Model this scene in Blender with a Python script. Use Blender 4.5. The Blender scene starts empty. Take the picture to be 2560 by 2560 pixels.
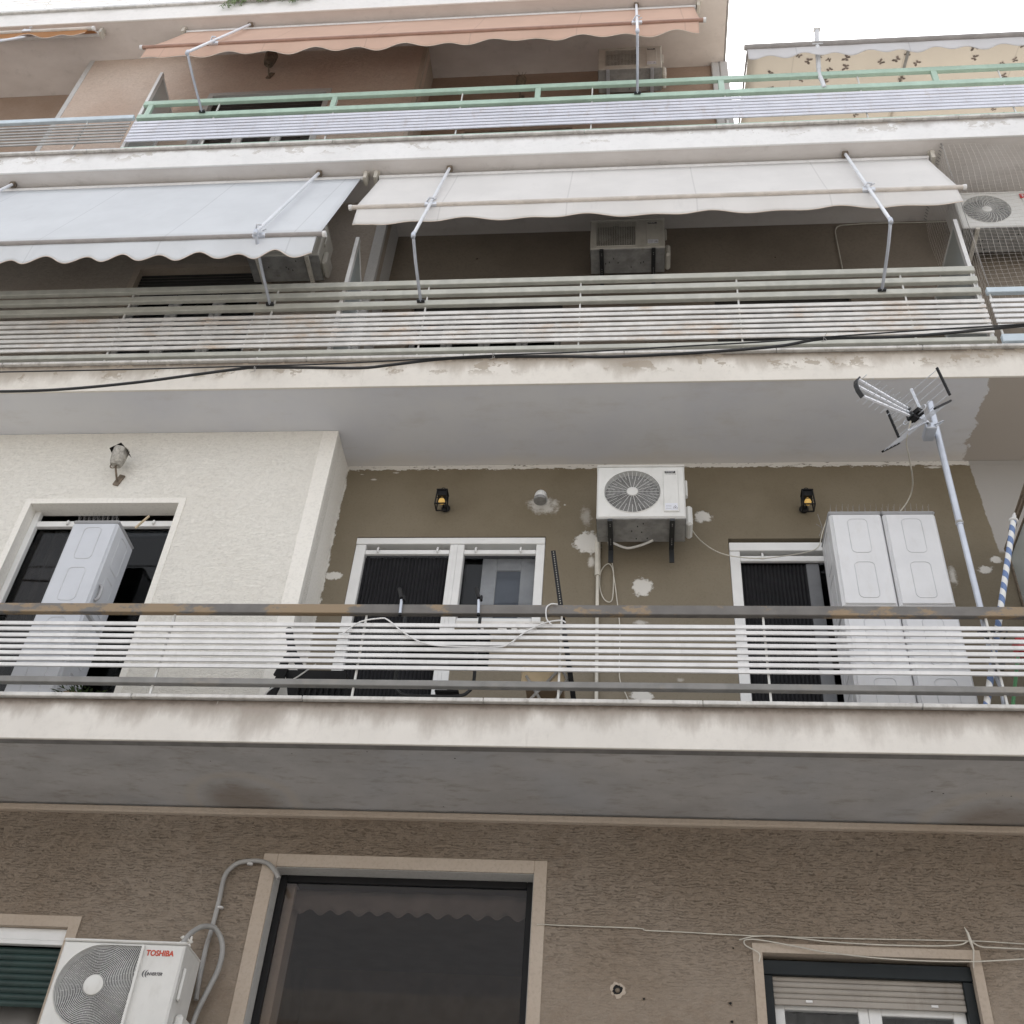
import bpy, math, random
from mathutils import Vector, Matrix
random.seed(7)
S = bpy.context.scene
R = math.radians
# ------------------------------------------------------------------ camera, sky, sun, exposure
CAM = Vector((0, 0, 1.6)); FPX = 2860.0
AR = Vector((0.99446666, 0.0818818, 0.06581367)); AU = Vector((0.0044801, -0.65896859, 0.75215711)); AF = Vector((-0.10495712, 0.74770032, 0.65568913))
cd = bpy.data.cameras.new('camera'); co = bpy.data.objects.new('camera', cd); S.collection.objects.link(co)
cd.sensor_width = 36; cd.lens = 36 * FPX / 2560; cd.clip_start = .05; cd.clip_end = 400
co.matrix_world = Matrix(((AR.x, AU.x, -AF.x, 0), (AR.y, AU.y, -AF.y, 0), (AR.z, AU.z, -AF.z, 1.6), (0, 0, 0, 1)))
S.camera = co
SUN_EL, SUN_AZ = R(67), R(-12)
w = bpy.data.worlds.new('World'); S.world = w; w.use_nodes = True
nt = w.node_tree; nt.nodes.clear()
sky = nt.nodes.new('ShaderNodeTexSky'); sky.sky_type = 'NISHITA'; sky.sun_disc = False
sky.sun_elevation = SUN_EL; sky.sun_rotation = SUN_AZ; sky.dust_density = 5; sky.air_density = 1.2; sky.ozone_density = 1
hs = nt.nodes.new('ShaderNodeHueSaturation'); hs.inputs['Saturation'].default_value = .22
bg = nt.nodes.new('ShaderNodeBackground'); bg.inputs['Strength'].default_value = .15
wo = nt.nodes.new('ShaderNodeOutputWorld')
mxs = nt.nodes.new('ShaderNodeMix'); mxs.data_type = 'RGBA'; mxs.inputs[0].default_value = .5; mxs.inputs[7].default_value = (6.6, 6.75, 7.1, 1)   # even cloud cover over the clear-sky model
nt.links.new(sky.outputs[0], hs.inputs['Color']); nt.links.new(hs.outputs[0], mxs.inputs[6]); nt.links.new(mxs.outputs[2], bg.inputs[0]); nt.links.new(bg.outputs[0], wo.inputs[0])
sd = bpy.data.lights.new('sun', 'SUN'); sd.energy = 4.5; sd.angle = R(3); sd.color = (1, .96, .9)
so = bpy.data.objects.new('sun', sd); S.collection.objects.link(so)
d = Vector((math.sin(SUN_AZ) * math.cos(SUN_EL), math.cos(SUN_AZ) * math.cos(SUN_EL), math.sin(SUN_EL)))
so.rotation_euler = d.to_track_quat('Z', 'Y').to_euler(); so.location = (0, -10, 30)
S.view_settings.view_transform = 'Standard'; S.view_settings.look = 'None'; S.view_settings.gamma = 1
S.view_settings.exposure = 0.85

# ------------------------------------------------------------------ measured planes (photo pixel -> point on a known plane)
FR, WP, WR, XC = 6.3, 6.81, 7.256, -2.53
B = [5.18, 8.515, 11.967, 15.40]; T = [5.515, 8.871, 12.333, 15.76]
def ray(x, y): return AF * FPX + AR * (x - 1280) + AU * (1280 - y)
def aY(x, y, Y): d = ray(x, y); return CAM + d * (Y / d.y)
def aZ(x, y, Z): d = ray(x, y); return CAM + d * ((Z - 1.6) / d.z)

# ------------------------------------------------------------------ material helper
class N:
    def __init__(s, name):
        s.m = bpy.data.materials.new(name); s.m.use_nodes = True; s.t = s.m.node_tree; s.t.nodes.clear()
        s.out = s.t.nodes.new('ShaderNodeOutputMaterial'); s.p = s.t.nodes.new('ShaderNodeBsdfPrincipled')
        s.t.links.new(s.p.outputs[0], s.out.inputs[0]); s.g = s.t.nodes.new('ShaderNodeNewGeometry')
        s.pos = s.g.outputs['Position']; s._sep = None
        oi = s.t.nodes.new('ShaderNodeTexCoord'); s.obj = oi.outputs['Object']
    def L(s, v, i):
        if isinstance(v, (int, float)): i.default_value = v
        elif isinstance(v, tuple): i.default_value = v if len(v) == len(i.default_value) else v + (1,)
        else: s.t.links.new(v, i)
    def xyz(s):
        if not s._sep:
            n = s.t.nodes.new('ShaderNodeSeparateXYZ'); s.t.links.new(s.pos, n.inputs[0]); s._sep = n.outputs
        return s._sep
    def ma(s, op, a, b=0.0, c=0.0, clamp=False):
        n = s.t.nodes.new('ShaderNodeMath'); n.operation = op; n.use_clamp = clamp
        s.L(a, n.inputs[0]); s.L(b, n.inputs[1]); s.L(c, n.inputs[2]); return n.outputs[0]
    def scale(s, v, sc, off=(0, 0, 0)):
        n = s.t.nodes.new('ShaderNodeMapping'); s.L(v, n.inputs[0]); n.inputs['Scale'].default_value = sc; n.inputs['Location'].default_value = off; return n.outputs[0]
    def noise(s, v, sc=5, det=4, rough=.55, dist=0):
        n = s.t.nodes.new('ShaderNodeTexNoise'); s.L(v, n.inputs['Vector']); n.inputs['Scale'].default_value = sc
        n.inputs['Detail'].default_value = det; n.inputs['Roughness'].default_value = rough; n.inputs['Distortion'].default_value = dist; return n.outputs[0]
    def ss(s, v, a, b):
        n = s.t.nodes.new('ShaderNodeMapRange'); n.interpolation_type = 'SMOOTHSTEP'; s.L(v, n.inputs[0])
        s.L(a, n.inputs[1]); s.L(b, n.inputs[2]); return n.outputs[0]
    def mix(s, f, a, b):
        n = s.t.nodes.new('ShaderNodeMix'); n.data_type = 'RGBA'; s.L(f, n.inputs[0]); s.L(a, n.inputs[6]); s.L(b, n.inputs[7]); return n.outputs[2]
    def bump(s, h, st=.5, dist=.01):
        n = s.t.nodes.new('ShaderNodeBump'); s.L(h, n.inputs['Height']); n.inputs['Strength'].default_value = st; n.inputs['Distance'].default_value = dist
        s.t.links.new(n.outputs[0], s.p.inputs['Normal'])
    def fin(s, col=None, rough=.6, metal=0, spec=.5):
        if col is not None: s.L(col, s.p.inputs['Base Color'])
        s.L(rough, s.p.inputs['Roughness']); s.L(metal, s.p.inputs['Metallic']); s.p.inputs['Specular IOR Level'].default_value = spec
        return s.m

def simple(name, col, rough=.55, metal=0, var=.12, vs=6, bump=0, spec=.5, dirt=None):
    n = N(name); a = n.noise(n.pos, vs, 5, .6)
    c2 = tuple(c * (1 - var) for c in col); c1 = tuple(min(1, c * (1 + var * .6)) for c in col)
    c = n.mix(n.ss(a, .35, .65), c2, c1)
    if dirt:
        f = n.ma('MULTIPLY', n.ss(n.noise(n.scale(n.pos, (1, 1, .35)), 14, 6, .7), .5, .75), dirt[1]); c = n.mix(f, c, dirt[0])
    if bump: n.bump(n.noise(n.pos, 60, 3), bump, .002)
    r = n.ma('ADD', n.ma('MULTIPLY', n.noise(n.pos, vs * 3, 3), .16), rough - .08)
    return n.fin(c, r, metal, spec)

def ripple(n, amt=1.0, freq=54):
    x, y, z = n.xyz()
    wob = n.noise(n.scale(n.pos, (11, 11, 20)), 1, 5, .7)
    ph = n.ma('ADD', n.ma('MULTIPLY', z, freq), n.ma('MULTIPLY', wob, 5.2))
    tri = n.ma('ABSOLUTE', n.ma('SUBTRACT', n.ma('FRACT', ph), .5))
    brk = n.ss(n.noise(n.scale(n.pos, (22, 22, 40)), 1, 3, .6), .36, .60)
    ridged = n.ma('MULTIPLY', n.ma('SUBTRACT', 1, n.ss(tri, .0, .20)), brk)
    h2 = n.noise(n.scale(n.pos, (60, 60, 90)), 1, 3, .6)
    roll = n.ma('MULTIPLY', n.ma('FRACT', ph), .5)
    return n.ma('ADD', n.ma('MULTIPLY', ridged, -.8 * amt), n.ma('ADD', roll, n.ma('MULTIPLY', h2, .35))), ridged

def m_stucco(name, col, col2, amt=1.0, rip=True, strength=1.0, crease=.35):
    n = N(name); big = n.noise(n.pos, .9, 5, .6); fine = n.noise(n.pos, 45, 3, .6)
    c = n.mix(n.ss(big, .3, .7), col, col2)
    c = n.mix(n.ma('MULTIPLY', n.ss(fine, .45, .7), .28), c, tuple(x * .72 for x in col))
    if rip:
        h, rd = ripple(n, amt)
        c = n.mix(n.ma('MULTIPLY', rd, crease), c, tuple(x * .4 for x in col))
        n.bump(h, strength, .012)
    else: n.bump(n.ma('ADD', n.noise(n.pos, 70, 3, .7), n.ma('MULTIPLY', big, .8)), .45 * strength, .006)
    return n.fin(c, .88, 0, .2)

M = {}
# ground-storey wall: rippled taupe render, tanner in places
def m_l1():
    n = N('taupe_rippled_render'); big = n.noise(n.pos, .8, 5, .6); x, y, z = n.xyz()
    c = n.mix(n.ss(big, .32, .68), (.265, .212, .162), (.325, .275, .225))
    c = n.mix(n.ma('MULTIPLY', n.ss(n.noise(n.pos, 3.2, 5, .7), .48, .72), .45), c, (.20, .145, .10))
    fine = n.noise(n.pos, 70, 3, .7)
    c = n.mix(n.ma('MULTIPLY', n.ss(fine, .5, .68), .30), c, (.36, .32, .28))
    h, rd = ripple(n)
    k = n.ss(z, 3.9, 4.75)                           # the trowelled ripple is coarse near the ceiling and fades lower down
    rd = n.ma('MULTIPLY', rd, n.ma('ADD', n.ma('MULTIPLY', k, .36), .04))
    c = n.mix(rd, c, (.07, .053, .04))
    n.bump(n.ma('ADD', n.ma('MULTIPLY', h, n.ma('ADD', n.ma('MULTIPLY', k, .7), .2)), n.ma('MULTIPLY', fine, .35)), .9, .012)
    return n.fin(c, .9, 0, .15)
M['wall1'] = m_l1()
M['wall2'] = m_stucco('white_rippled_render', (.78, .755, .695), (.82, .80, .745), .66, True, .60, .04)
M['wall2s'] = m_stucco('white_smooth_render', (.79, .765, .71), (.82, .80, .75), 1, False, .35)
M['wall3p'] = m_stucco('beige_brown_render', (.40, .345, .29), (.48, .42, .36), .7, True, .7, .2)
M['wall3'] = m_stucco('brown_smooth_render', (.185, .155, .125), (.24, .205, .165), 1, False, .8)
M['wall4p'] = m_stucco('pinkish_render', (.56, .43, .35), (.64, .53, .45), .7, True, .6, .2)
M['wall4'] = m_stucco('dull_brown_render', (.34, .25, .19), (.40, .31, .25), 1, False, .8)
M['trim'] = m_stucco('beige_trim_render', (.43, .355, .285), (.50, .43, .36), 1, False, .5)
M['reveal'] = m_stucco('pale_reveal_paint', (.42, .41, .39), (.50, .49, .47), 1, False, .4)
M['light'] = m_stucco('pale_grey_plaster', (.50, .49, .475), (.56, .55, .54), 1, False, .4)

PATCH = [(1358, 1264, .125, .105, .85), (1466, 1292, .05, .12, .45), (1470, 1358, .10, .12, 1), (1478, 1405, .03, .07, .8), (1757, 1292, .072, .062, 1), (1607, 1467, .078, .078, 1),
         (1602, 1742, .07, .06, 1), (1605, 1556, .06, .025, .6), (833, 1440, .072, .042, 1), (2466, 1424, .055, .040, 1), (2487, 1398, .045, .036, 1), (2382, 1442, .03, .09, .9),
         (935, 1199, .028, .010, .8), (905, 1186, .022, .008, .8), (990, 1182, .03, .010, .7), (2340, 1168, .085, .012, .9), (1412, 1262, .012, .012, .9), (1700, 1700, .03, .02, .4),
         (1340, 1700, .05, .02, .35), (1240, 1650, .09, .015, .3)]
def m_l2():
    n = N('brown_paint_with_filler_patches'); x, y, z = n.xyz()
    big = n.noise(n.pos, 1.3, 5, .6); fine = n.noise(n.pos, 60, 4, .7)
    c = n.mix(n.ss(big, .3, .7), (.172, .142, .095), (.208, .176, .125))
    zf = n.ss(z, 8.5, 6.2); c = n.mix(n.ma('MULTIPLY', zf, .35), c, (.26, .235, .195))  # brightness gradient painted into the colour, paler and greyer towards the floor
    c = n.mix(n.ma('MULTIPLY', n.ss(fine, .5, .7), .22), c, (.11, .09, .06))
    j1 = n.noise(n.pos, 26, 5, .7); j2 = n.noise(n.pos, 7, 3, .6)
    jit = n.ma('ADD', n.ma('MULTIPLY', n.ma('SUBTRACT', j1, .5), 1.7), n.ma('MULTIPLY', n.ma('SUBTRACT', j2, .5), 1.5))
    tot = None
    for px_, py_, rx, rz, a in PATCH:
        p = aY(px_, py_, WR)
        dx = n.ma('DIVIDE', n.ma('SUBTRACT', x, p.x), rx); dz = n.ma('DIVIDE', n.ma('SUBTRACT', z, p.z), rz)
        r = n.ma('ADD', n.ma('SQRT', n.ma('ADD', n.ma('MULTIPLY', dx, dx), n.ma('MULTIPLY', dz, dz))), jit)
        f = n.ma('MULTIPLY', n.ss(r, 1.18, .80 if a > .9 else .30), a)
        tot = f if tot is None else n.ma('MAXIMUM', tot, f)
    # torn white paint edge under the ceiling
    edge = n.noise(n.scale(n.pos, (9, 9, 30)), 1, 5, .75); e2 = n.noise(n.scale(n.pos, (30, 30, 45)), 1, 4, .7)
    zz = n.ma('ADD', z, n.ma('ADD', n.ma('MULTIPLY', n.ma('SUBTRACT', edge, .5), .10), n.ma('MULTIPLY', n.ma('SUBTRACT', e2, .5), .045)))
    tot = n.ma('MAXIMUM', tot, n.ss(zz, B[1] - .052, B[1] - .046))
    # paint edge down the inner corner
    zx = n.ma('ADD', x, n.ma('MULTIPLY', n.ma('SUBTRACT', n.noise(n.scale(n.pos, (30, 30, 12)), 1, 5, .8), .5), .09))
    tot = n.ma('MAXIMUM', tot, n.ss(zx, XC + .022, XC + .012))
    c = n.mix(tot, c, (.64, .62, .58))
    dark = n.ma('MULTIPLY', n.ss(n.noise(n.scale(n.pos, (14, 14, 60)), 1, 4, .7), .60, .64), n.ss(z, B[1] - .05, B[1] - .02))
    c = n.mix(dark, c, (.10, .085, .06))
    # unpainted grey render past the divider
    xr = n.ma('ADD', x, n.ma('ADD', n.ma('MULTIPLY', n.ma('SUBTRACT', n.noise(n.pos, 9, 4, .7), .5), .05), n.ma('MULTIPLY', n.ma('SUBTRACT', z, 8), .05)))
    f = n.ma('MULTIPLY', n.ss(xr, 2.84, 2.85), n.ss(z, 7.50, 7.54)); c = n.mix(f, c, (.36, .345, .325))
    n.bump(n.ma('ADD', n.ma('MULTIPLY', fine, .5), n.ma('MULTIPLY', tot, 1.3)), .55, .006)
    return n.fin(c, .85, 0, .25)
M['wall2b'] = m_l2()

def m_fascia(name, top, dk, amt, base=(.62, .58, .53), depth=.22, peel=0):
    n = N(name); x, y, z = n.xyz()
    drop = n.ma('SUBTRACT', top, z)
    streak = n.noise(n.scale(n.pos, (2.6, 2.6, .9)), 1, 6, .62); wide = n.noise(n.scale(n.pos, (1.3, 1.3, .6)), 1, 4, .6); fn = n.noise(n.pos, 18, 5, .7)
    c = n.mix(n.ss(wide, .3, .7), base, tuple(b * 1.1 for b in base)); c = n.mix(n.ma('MULTIPLY', n.ss(fn, .45, .75), .3), c, tuple(b * .82 for b in base))
    lim = n.ma('MULTIPLY', n.ma('POWER', n.ma('MULTIPLY', streak, 2.0), 2.2), depth)
    f = n.ma('MULTIPLY', n.ss(drop, lim, 0.0), amt)
    c = n.mix(f, c, dk)
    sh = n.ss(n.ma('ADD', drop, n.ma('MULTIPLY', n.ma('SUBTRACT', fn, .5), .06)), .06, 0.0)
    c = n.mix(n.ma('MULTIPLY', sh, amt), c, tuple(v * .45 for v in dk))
    # narrow pale and dark runs
    s2 = n.noise(n.scale(n.pos, (16, 16, 1.6)), 1, 5, .7)
    c = n.mix(n.ma('MULTIPLY', n.ss(s2, .68, .76), .4), c, (.72, .70, .67))
    c = n.mix(n.ma('MULTIPLY', n.ss(n.noise(n.scale(n.pos, (10, 10, 1.3), (3, 3, 3)), 1, 5, .7), .62, .76), .3 * amt), c, tuple(v * .8 for v in dk))
    if peel:
        pn = n.noise(n.scale(n.pos, (3.4, 3.4, 4.5)), 1, 5, .7)
        c = n.mix(n.ma('MULTIPLY', n.ma('MULTIPLY', n.ss(pn, .57, .585), n.ss(drop, .24, .12)), peel), c, (.33, .28, .22))
    n.bump(n.ma('ADD', fn, n.ma('MULTIPLY', wide, 2)), .3, .006)
    return n.fin(c, .75, 0, .3)
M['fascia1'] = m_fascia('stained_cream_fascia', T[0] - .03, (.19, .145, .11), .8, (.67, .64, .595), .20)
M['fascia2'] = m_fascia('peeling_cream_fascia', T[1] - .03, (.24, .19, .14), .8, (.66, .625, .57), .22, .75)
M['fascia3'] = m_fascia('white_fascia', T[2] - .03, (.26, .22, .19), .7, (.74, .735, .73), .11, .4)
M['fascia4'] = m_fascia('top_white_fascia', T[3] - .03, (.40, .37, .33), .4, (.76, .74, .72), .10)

def m_soffit1():
    n = N('weathered_grey_soffit'); x, y, z = n.xyz()
    a = n.noise(n.scale(n.pos, (1, 1.6, 1)), 1.6, 6, .65); b_ = n.noise(n.scale(n.pos, (2, 5, 1)), 3, 5, .7)
    c = n.mix(n.ss(a, .3, .7), (.39, .382, .38), (.49, .482, .48))
    c = n.mix(n.ma('MULTIPLY', n.ss(b_, .5, .72), .5), c, (.27, .235, .20))
    c = n.mix(n.ma('MULTIPLY', n.ss(n.noise(n.pos, .7, 3), .5, .68), .35), c, (.42, .45, .50))
    rj = n.ma('MULTIPLY', n.ma('SUBTRACT', n.noise(n.pos, 6, 5, .7), .5), .5)
    for px_, py_, r0 in ((610, 2005, .42), (2480, 2068, .5)):
        p = aZ(px_, py_, B[0]); dx = n.ma('SUBTRACT', x, p.x); dy = n.ma('SUBTRACT', y, p.y)
        r = n.ma('ADD', n.ma('DIVIDE', n.ma('SQRT', n.ma('ADD', n.ma('MULTIPLY', dx, dx), n.ma('MULTIPLY', dy, dy))), r0), n.ma('MULTIPLY', rj, .45))
        c = n.mix(n.ma('MULTIPLY', n.ss(r, .78, .3), .6), c, (.25, .205, .165))
        ring = n.ma('MULTIPLY', n.ss(r, .72, .86), n.ss(r, 1.05, .9)); c = n.mix(n.ma('MULTIPLY', ring, .6), c, (.50, .47, .43))
    sp = n.t.nodes.new('ShaderNodeTexVoronoi'); n.L(n.pos, sp.inputs['Vector']); sp.inputs['Scale'].default_value = 14
    msk = n.ma('MULTIPLY', n.ss(sp.outputs['Distance'], .10, .06), n.ss(n.noise(n.scale(n.pos, (1, 2, 1), (5, 0, 0)), 1.3, 2), .55, .6))
    c = n.mix(msk, c, (.04, .035, .03))
    n.bump(n.ma('ADD', n.noise(n.pos, 60, 4, .7), n.ma('MULTIPLY', b_, 2)), .35, .004)
    return n.fin(c, .85, 0, .2)
M['soffit1'] = m_soffit1()
def m_soffit2():
    n = N('fresh_white_soffit'); x, y, z = n.xyz(); a = n.noise(n.pos, 1.1, 4, .6)
    c = n.mix(n.ss(a, .3, .7), (.62, .63, .67), (.68, .685, .70))
    c = n.mix(n.ma('MULTIPLY', n.ss(n.noise(n.scale(n.pos, (1, 2.4, 1), (2, 0, 0)), 1.7, 6, .7), .5, .75), .35), c, (.50, .47, .43))
    c = n.mix(n.ma('MULTIPLY', n.ss(n.ma('ADD', y, n.ma('MULTIPLY', a, .35)), 7.22, 7.42), .4), c, (.62, .55, .46))
    e = n.ma('ADD', x, n.ma('ADD', n.ma('MULTIPLY', n.ma('SUBTRACT', n.noise(n.pos, 5, 5, .65), .5), .28), n.ma('MULTIPLY', y, 0.0)))
    c = n.mix(n.ss(e, 2.775, 2.79), c, (.42, .38, .34))
    n.bump(n.noise(n.pos, 30, 4), .2, .004)
    return n.fin(c, .8, 0, .25)
M['soffit2'] = m_soffit2()
def m_soffit3(name, c1, c2):
    n = N(name); a = n.noise(n.scale(n.pos, (1, 2, 1)), 1.5, 6, .65)
    c = n.mix(n.ss(a, .3, .7), c1, c2); c = n.mix(n.ma('MULTIPLY', n.ss(n.noise(n.pos, 5, 5, .7), .55, .72), .35), c, tuple(v * .72 for v in c1))
    n.bump(n.noise(n.pos, 40, 4), .25, .004); return n.fin(c, .85, 0, .2)
M['soffit3'] = m_soffit3('off_white_soffit', (.60, .565, .54), (.68, .65, .63))
M['soffit4'] = m_soffit3('warm_white_soffit', (.60, .55, .52), (.68, .63, .60))
M['strip'] = simple('dark_grey_drip_strip', (.20, .195, .19), .8, 0, .15, 9)
M['marble'] = simple('white_marble', (.60, .585, .56), .4, 0, .15, 9, dirt=((.22, .19, .16), .6))
M['slab_top'] = simple('terrazzo_floor', (.42, .39, .36), .6)
M['white_metal'] = simple('white_enamel', (.72, .715, .71), .4, 0, .08, 5, dirt=((.42, .40, .37), .3))
M['white_pvc'] = simple('white_window_frame', (.74, .74, .73), .35, 0, .05, 4)
def m_rust(name, col, rust, lo, hi, rough=.5):
    n = N(name); a = n.noise(n.scale(n.pos, (1.6, 3, 3)), 1, 6, .7); f = n.noise(n.pos, 50, 4, .7)
    c = n.mix(n.ss(n.noise(n.pos, 8, 4), .3, .7), col, tuple(v * .8 for v in col))
    c = n.mix(n.ss(n.ma('ADD', a, n.ma('MULTIPLY', n.ma('SUBTRACT', f, .5), .08)), lo, hi), c, rust)
    n.bump(f, .25, .002); return n.fin(c, rough, 0, .4)
M['rail2'] = m_rust('grey_rail_paint_worn', (.165, .155, .145), (.27, .20, .125), .49, .56)
M['rail2b'] = m_rust('grey_rail_paint', (.24, .235, .225), (.27, .25, .22), .55, .7)
M['rail3'] = m_rust('sage_cream_rail_paint', (.52, .52, .47), (.44, .44, .39), .45, .7)
M['slat3'] = m_rust('rust_stained_white_slats', (.73, .715, .69), (.55, .42, .31), .50, .74)
M['rail4'] = simple('mint_green_paint', (.42, .57, .475), .45, 0, .08, 5, dirt=((.25, .36, .28), .3))
M['slat4'] = simple('bluish_white_slats', (.66, .68, .76), .4, 0, .06, 4, dirt=((.45, .38, .35), .4))
M['blue'] = simple('pale_blue_paint', (.52, .60, .66), .45, 0, .08)
M['post'] = simple('white_post', (.62, .62, .60), .45)
def m_fabric(name, col, tr=.25, stripe=0):
    n = N(name); n.t.nodes.remove(n.p)
    a = n.noise(n.scale(n.pos, (1.2, 1, 1)), 1.5, 5, .6); c = n.mix(n.ss(a, .3, .7), tuple(v * .93 for v in col), col)
    c = n.mix(n.ma('MULTIPLY', n.ss(n.noise(n.scale(n.pos, (5, 2, 1)), 1.2, 6, .75), .55, .75), .22), c, tuple(v * .72 for v in col))
    X_ = n.xyz()[0]; seam = n.ma('ABSOLUTE', n.ma('SUBTRACT', n.ma('FRACT', n.ma('DIVIDE', X_, 1.18)), .5))
    c = n.mix(n.ma('MULTIPLY', n.ss(seam, .008, .003), .28), c, tuple(v * .55 for v in col))
    df = n.t.nodes.new('ShaderNodeBsdfDiffuse'); tl = n.t.nodes.new('ShaderNodeBsdfTranslucent'); mx = n.t.nodes.new('ShaderNodeMixShader')
    n.L(c, df.inputs[0]); n.L(c, tl.inputs[0]); mx.inputs[0].default_value = tr
    b = n.t.nodes.new('ShaderNodeBump'); b.inputs['Strength'].default_value = .25; b.inputs['Distance'].default_value = .02; n.L(n.noise(n.scale(n.pos, (2.5, 1, 1)), 1.3, 3), b.inputs['Height']); n.t.links.new(b.outputs[0], df.inputs['Normal'])
    n.t.links.new(df.outputs[0], mx.inputs[1]); n.t.links.new(tl.outputs[0], mx.inputs[2]); n.t.links.new(mx.outputs[0], n.out.inputs[0]); return n.m
M['cream_cloth'] = m_fabric('cream_awning_cloth', (.77, .75, .73), .12); M['blue_cloth'] = m_fabric('bluish_white_awning_cloth', (.70, .72, .745), .12)
M['terra_cloth'] = m_fabric('terracotta_awning_cloth', (.70, .50, .40), .22)
M['brown_cloth'] = m_fabric('brown_awning_cloth', (.50, .27, .14), .25)
M['pale_cloth'] = m_fabric('pale_printed_cloth', (.56, .50, .42), .16)
M['hem'] = simple('pale_hem_binding', (.72, .62, .54), .8)
M['curtain'] = m_fabric('net_curtain', (.42, .41, .40), .3)
M['terra_bar'] = simple('terracotta_bar', (.34, .20, .15), .6); M['tan_bar'] = simple('tan_bar_paint', (.58, .53, .48), .5); M['grey_bar'] = simple('grey_bar_cloth', (.30, .28, .27), .7)
M['alu'] = simple('aluminium', (.62, .64, .68), .35, .75, .06)
M['boom_alu'] = simple('bright_boom', (.80, .81, .85), .3, .3, .04)
M['galv'] = simple('galvanised_tube', (.52, .55, .61), .42, .55, .10, 5)
M['white_tube'] = simple('white_tube_paint', (.70, .72, .76), .4, 0, .06)
M['dark_steel'] = simple('dark_steel', (.028, .03, .032), .45, .2)
M['black'] = simple('black_plastic', (.010, .010, .011), .5, spec=.25)
M['black_mat'] = simple('black_cloth', (.006, .006, .007), .95, spec=.1)
M['cream_plastic'] = simple('ivory_plastic', (.58, .55, .49), .45, dirt=((.3, .27, .22), .4))
M['ac'] = simple('ac_white_enamel', (.66, .655, .63), .38, 0, .05, 4, dirt=((.42, .40, .36), .25))
M['ac_old'] = simple('ac_aged_enamel', (.52, .50, .45), .45, 0, .08, 4, dirt=((.30, .27, .22), .4))
M['pan'] = simple('grey_steel_tray', (.30, .30, .295), .5, .2, .2, 9, dirt=((.18, .16, .13), .5))
M['grille'] = simple('grille_white', (.60, .60, .585), .4)
M['void'] = simple('dark_recess', (.012, .012, .012), .9)
M['fan'] = simple('fan_blade_grey', (.06, .06, .06), .5)
M['fin_metal'] = simple('coil_fins', (.05, .045, .04), .6)
M['cab'] = simple('pale_grey_resin', (.66, .665, .68), .42, 0, .04, 3, bump=.12, dirt=((.50, .48, .44), .22))
M['cab_top'] = simple('mid_grey_resin', (.36, .365, .38), .45, 0, .05, 3)
M['cab_line'] = simple('groove_grey', (.56, .57, .59), .5)
M['cable'] = simple('black_cable', (.015, .016, .018), .5)
M['wire'] = simple('cream_cable', (.60, .57, .50), .5)
M['conduit'] = simple('grey_conduit', (.34, .335, .325), .5, dirt=((.2, .18, .16), .4))
M['wood'] = simple('light_wood', (.52, .42, .28), .6)
M['card'] = simple('brown_card', (.26, .19, .12), .8)
M['tin'] = simple('weathered_tin', (.42, .40, .36), .55, .35, .3, 40, dirt=((.16, .13, .10), .5))
M['rusty'] = simple('rusty_steel', (.20, .16, .12), .75, .2, .3, 20)
M['red'] = simple('red_plastic', (.50, .04, .04), .5)
M['green'] = simple('green_pole_paint', (.10, .30, .13), .5)
M['darkgreen'] = simple('dark_green_shutter', (.016, .040, .036), .5, 0, .2)
M['greenblack'] = simple('green_black_frame', (.007, .011, .013), .45, spec=.3)
M['shutter'] = simple('beige_shutter', (.33, .30, .265), .5, 0, .08, 5, dirt=((.18, .15, .12), .4))
M['screen'] = simple('pleated_insect_screen', (.026, .026, .029), .85, spec=.2)
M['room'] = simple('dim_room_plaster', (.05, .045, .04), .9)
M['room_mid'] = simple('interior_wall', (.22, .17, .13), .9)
M['inner_door'] = simple('white_interior_door', (.72, .72, .73), .5)
M['ink_red'] = simple('red_ink', (.52, .07, .035), .5, var=.05); M['ink_grey'] = simple('grey_ink', (.12, .12, .125), .5, var=.05)
M['ink_white'] = simple('white_ink', (.75, .75, .75), .5, var=.02); M['sticker'] = simple('label_film', (.66, .67, .72), .35, var=.03)
M['leaf'] = simple('leaf_green', (.06, .10, .035), .6, 0, .4, 20); M['leaf2'] = simple('dry_leaf', (.10, .09, .045), .7, 0, .4, 20)
M['net'] = simple('netting_twine', (.60, .56, .52), .7)
M['rope'] = simple('grey_twine', (.30, .29, .28), .8)
M['filler'] = simple('white_filler', (.68, .66, .62), .9)
def m_glass(name, tint, lo, refl=1.0):
    n = N(name); n.t.nodes.remove(n.p)
    tr = n.t.nodes.new('ShaderNodeBsdfTransparent'); tr.inputs[0].default_value = tint + (1,)
    gl = n.t.nodes.new('ShaderNodeBsdfGlossy'); gl.inputs['Roughness'].default_value = .02; gl.inputs[0].default_value = (refl, refl, refl, 1)
    fr = n.t.nodes.new('ShaderNodeLayerWeight'); fr.inputs[0].default_value = .5
    f = n.ma('MINIMUM', n.ma('ADD', n.ma('MULTIPLY', n.ma('POWER', fr.outputs['Facing'], 5), .9), lo + .035), 1); mx = n.t.nodes.new('ShaderNodeMixShader'); n.L(f, mx.inputs[0])
    n.t.links.new(tr.outputs[0], mx.inputs[1]); n.t.links.new(gl.outputs[0], mx.inputs[2]); n.t.links.new(mx.outputs[0], n.out.inputs[0]); return n.m
M['brown_glass'] = m_glass('brownish_window_glass', (.80, .755, .72), .0, .42)
M['glass'] = m_glass('window_glass', (.78, .79, .80), .0, .42)
def m_frost():
    n = N('frosted_divider_glass'); n.p.inputs['Transmission Weight'].default_value = .35
    return n.fin((.50, .56, .57), .45)
M['frost'] = m_frost()
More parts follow.
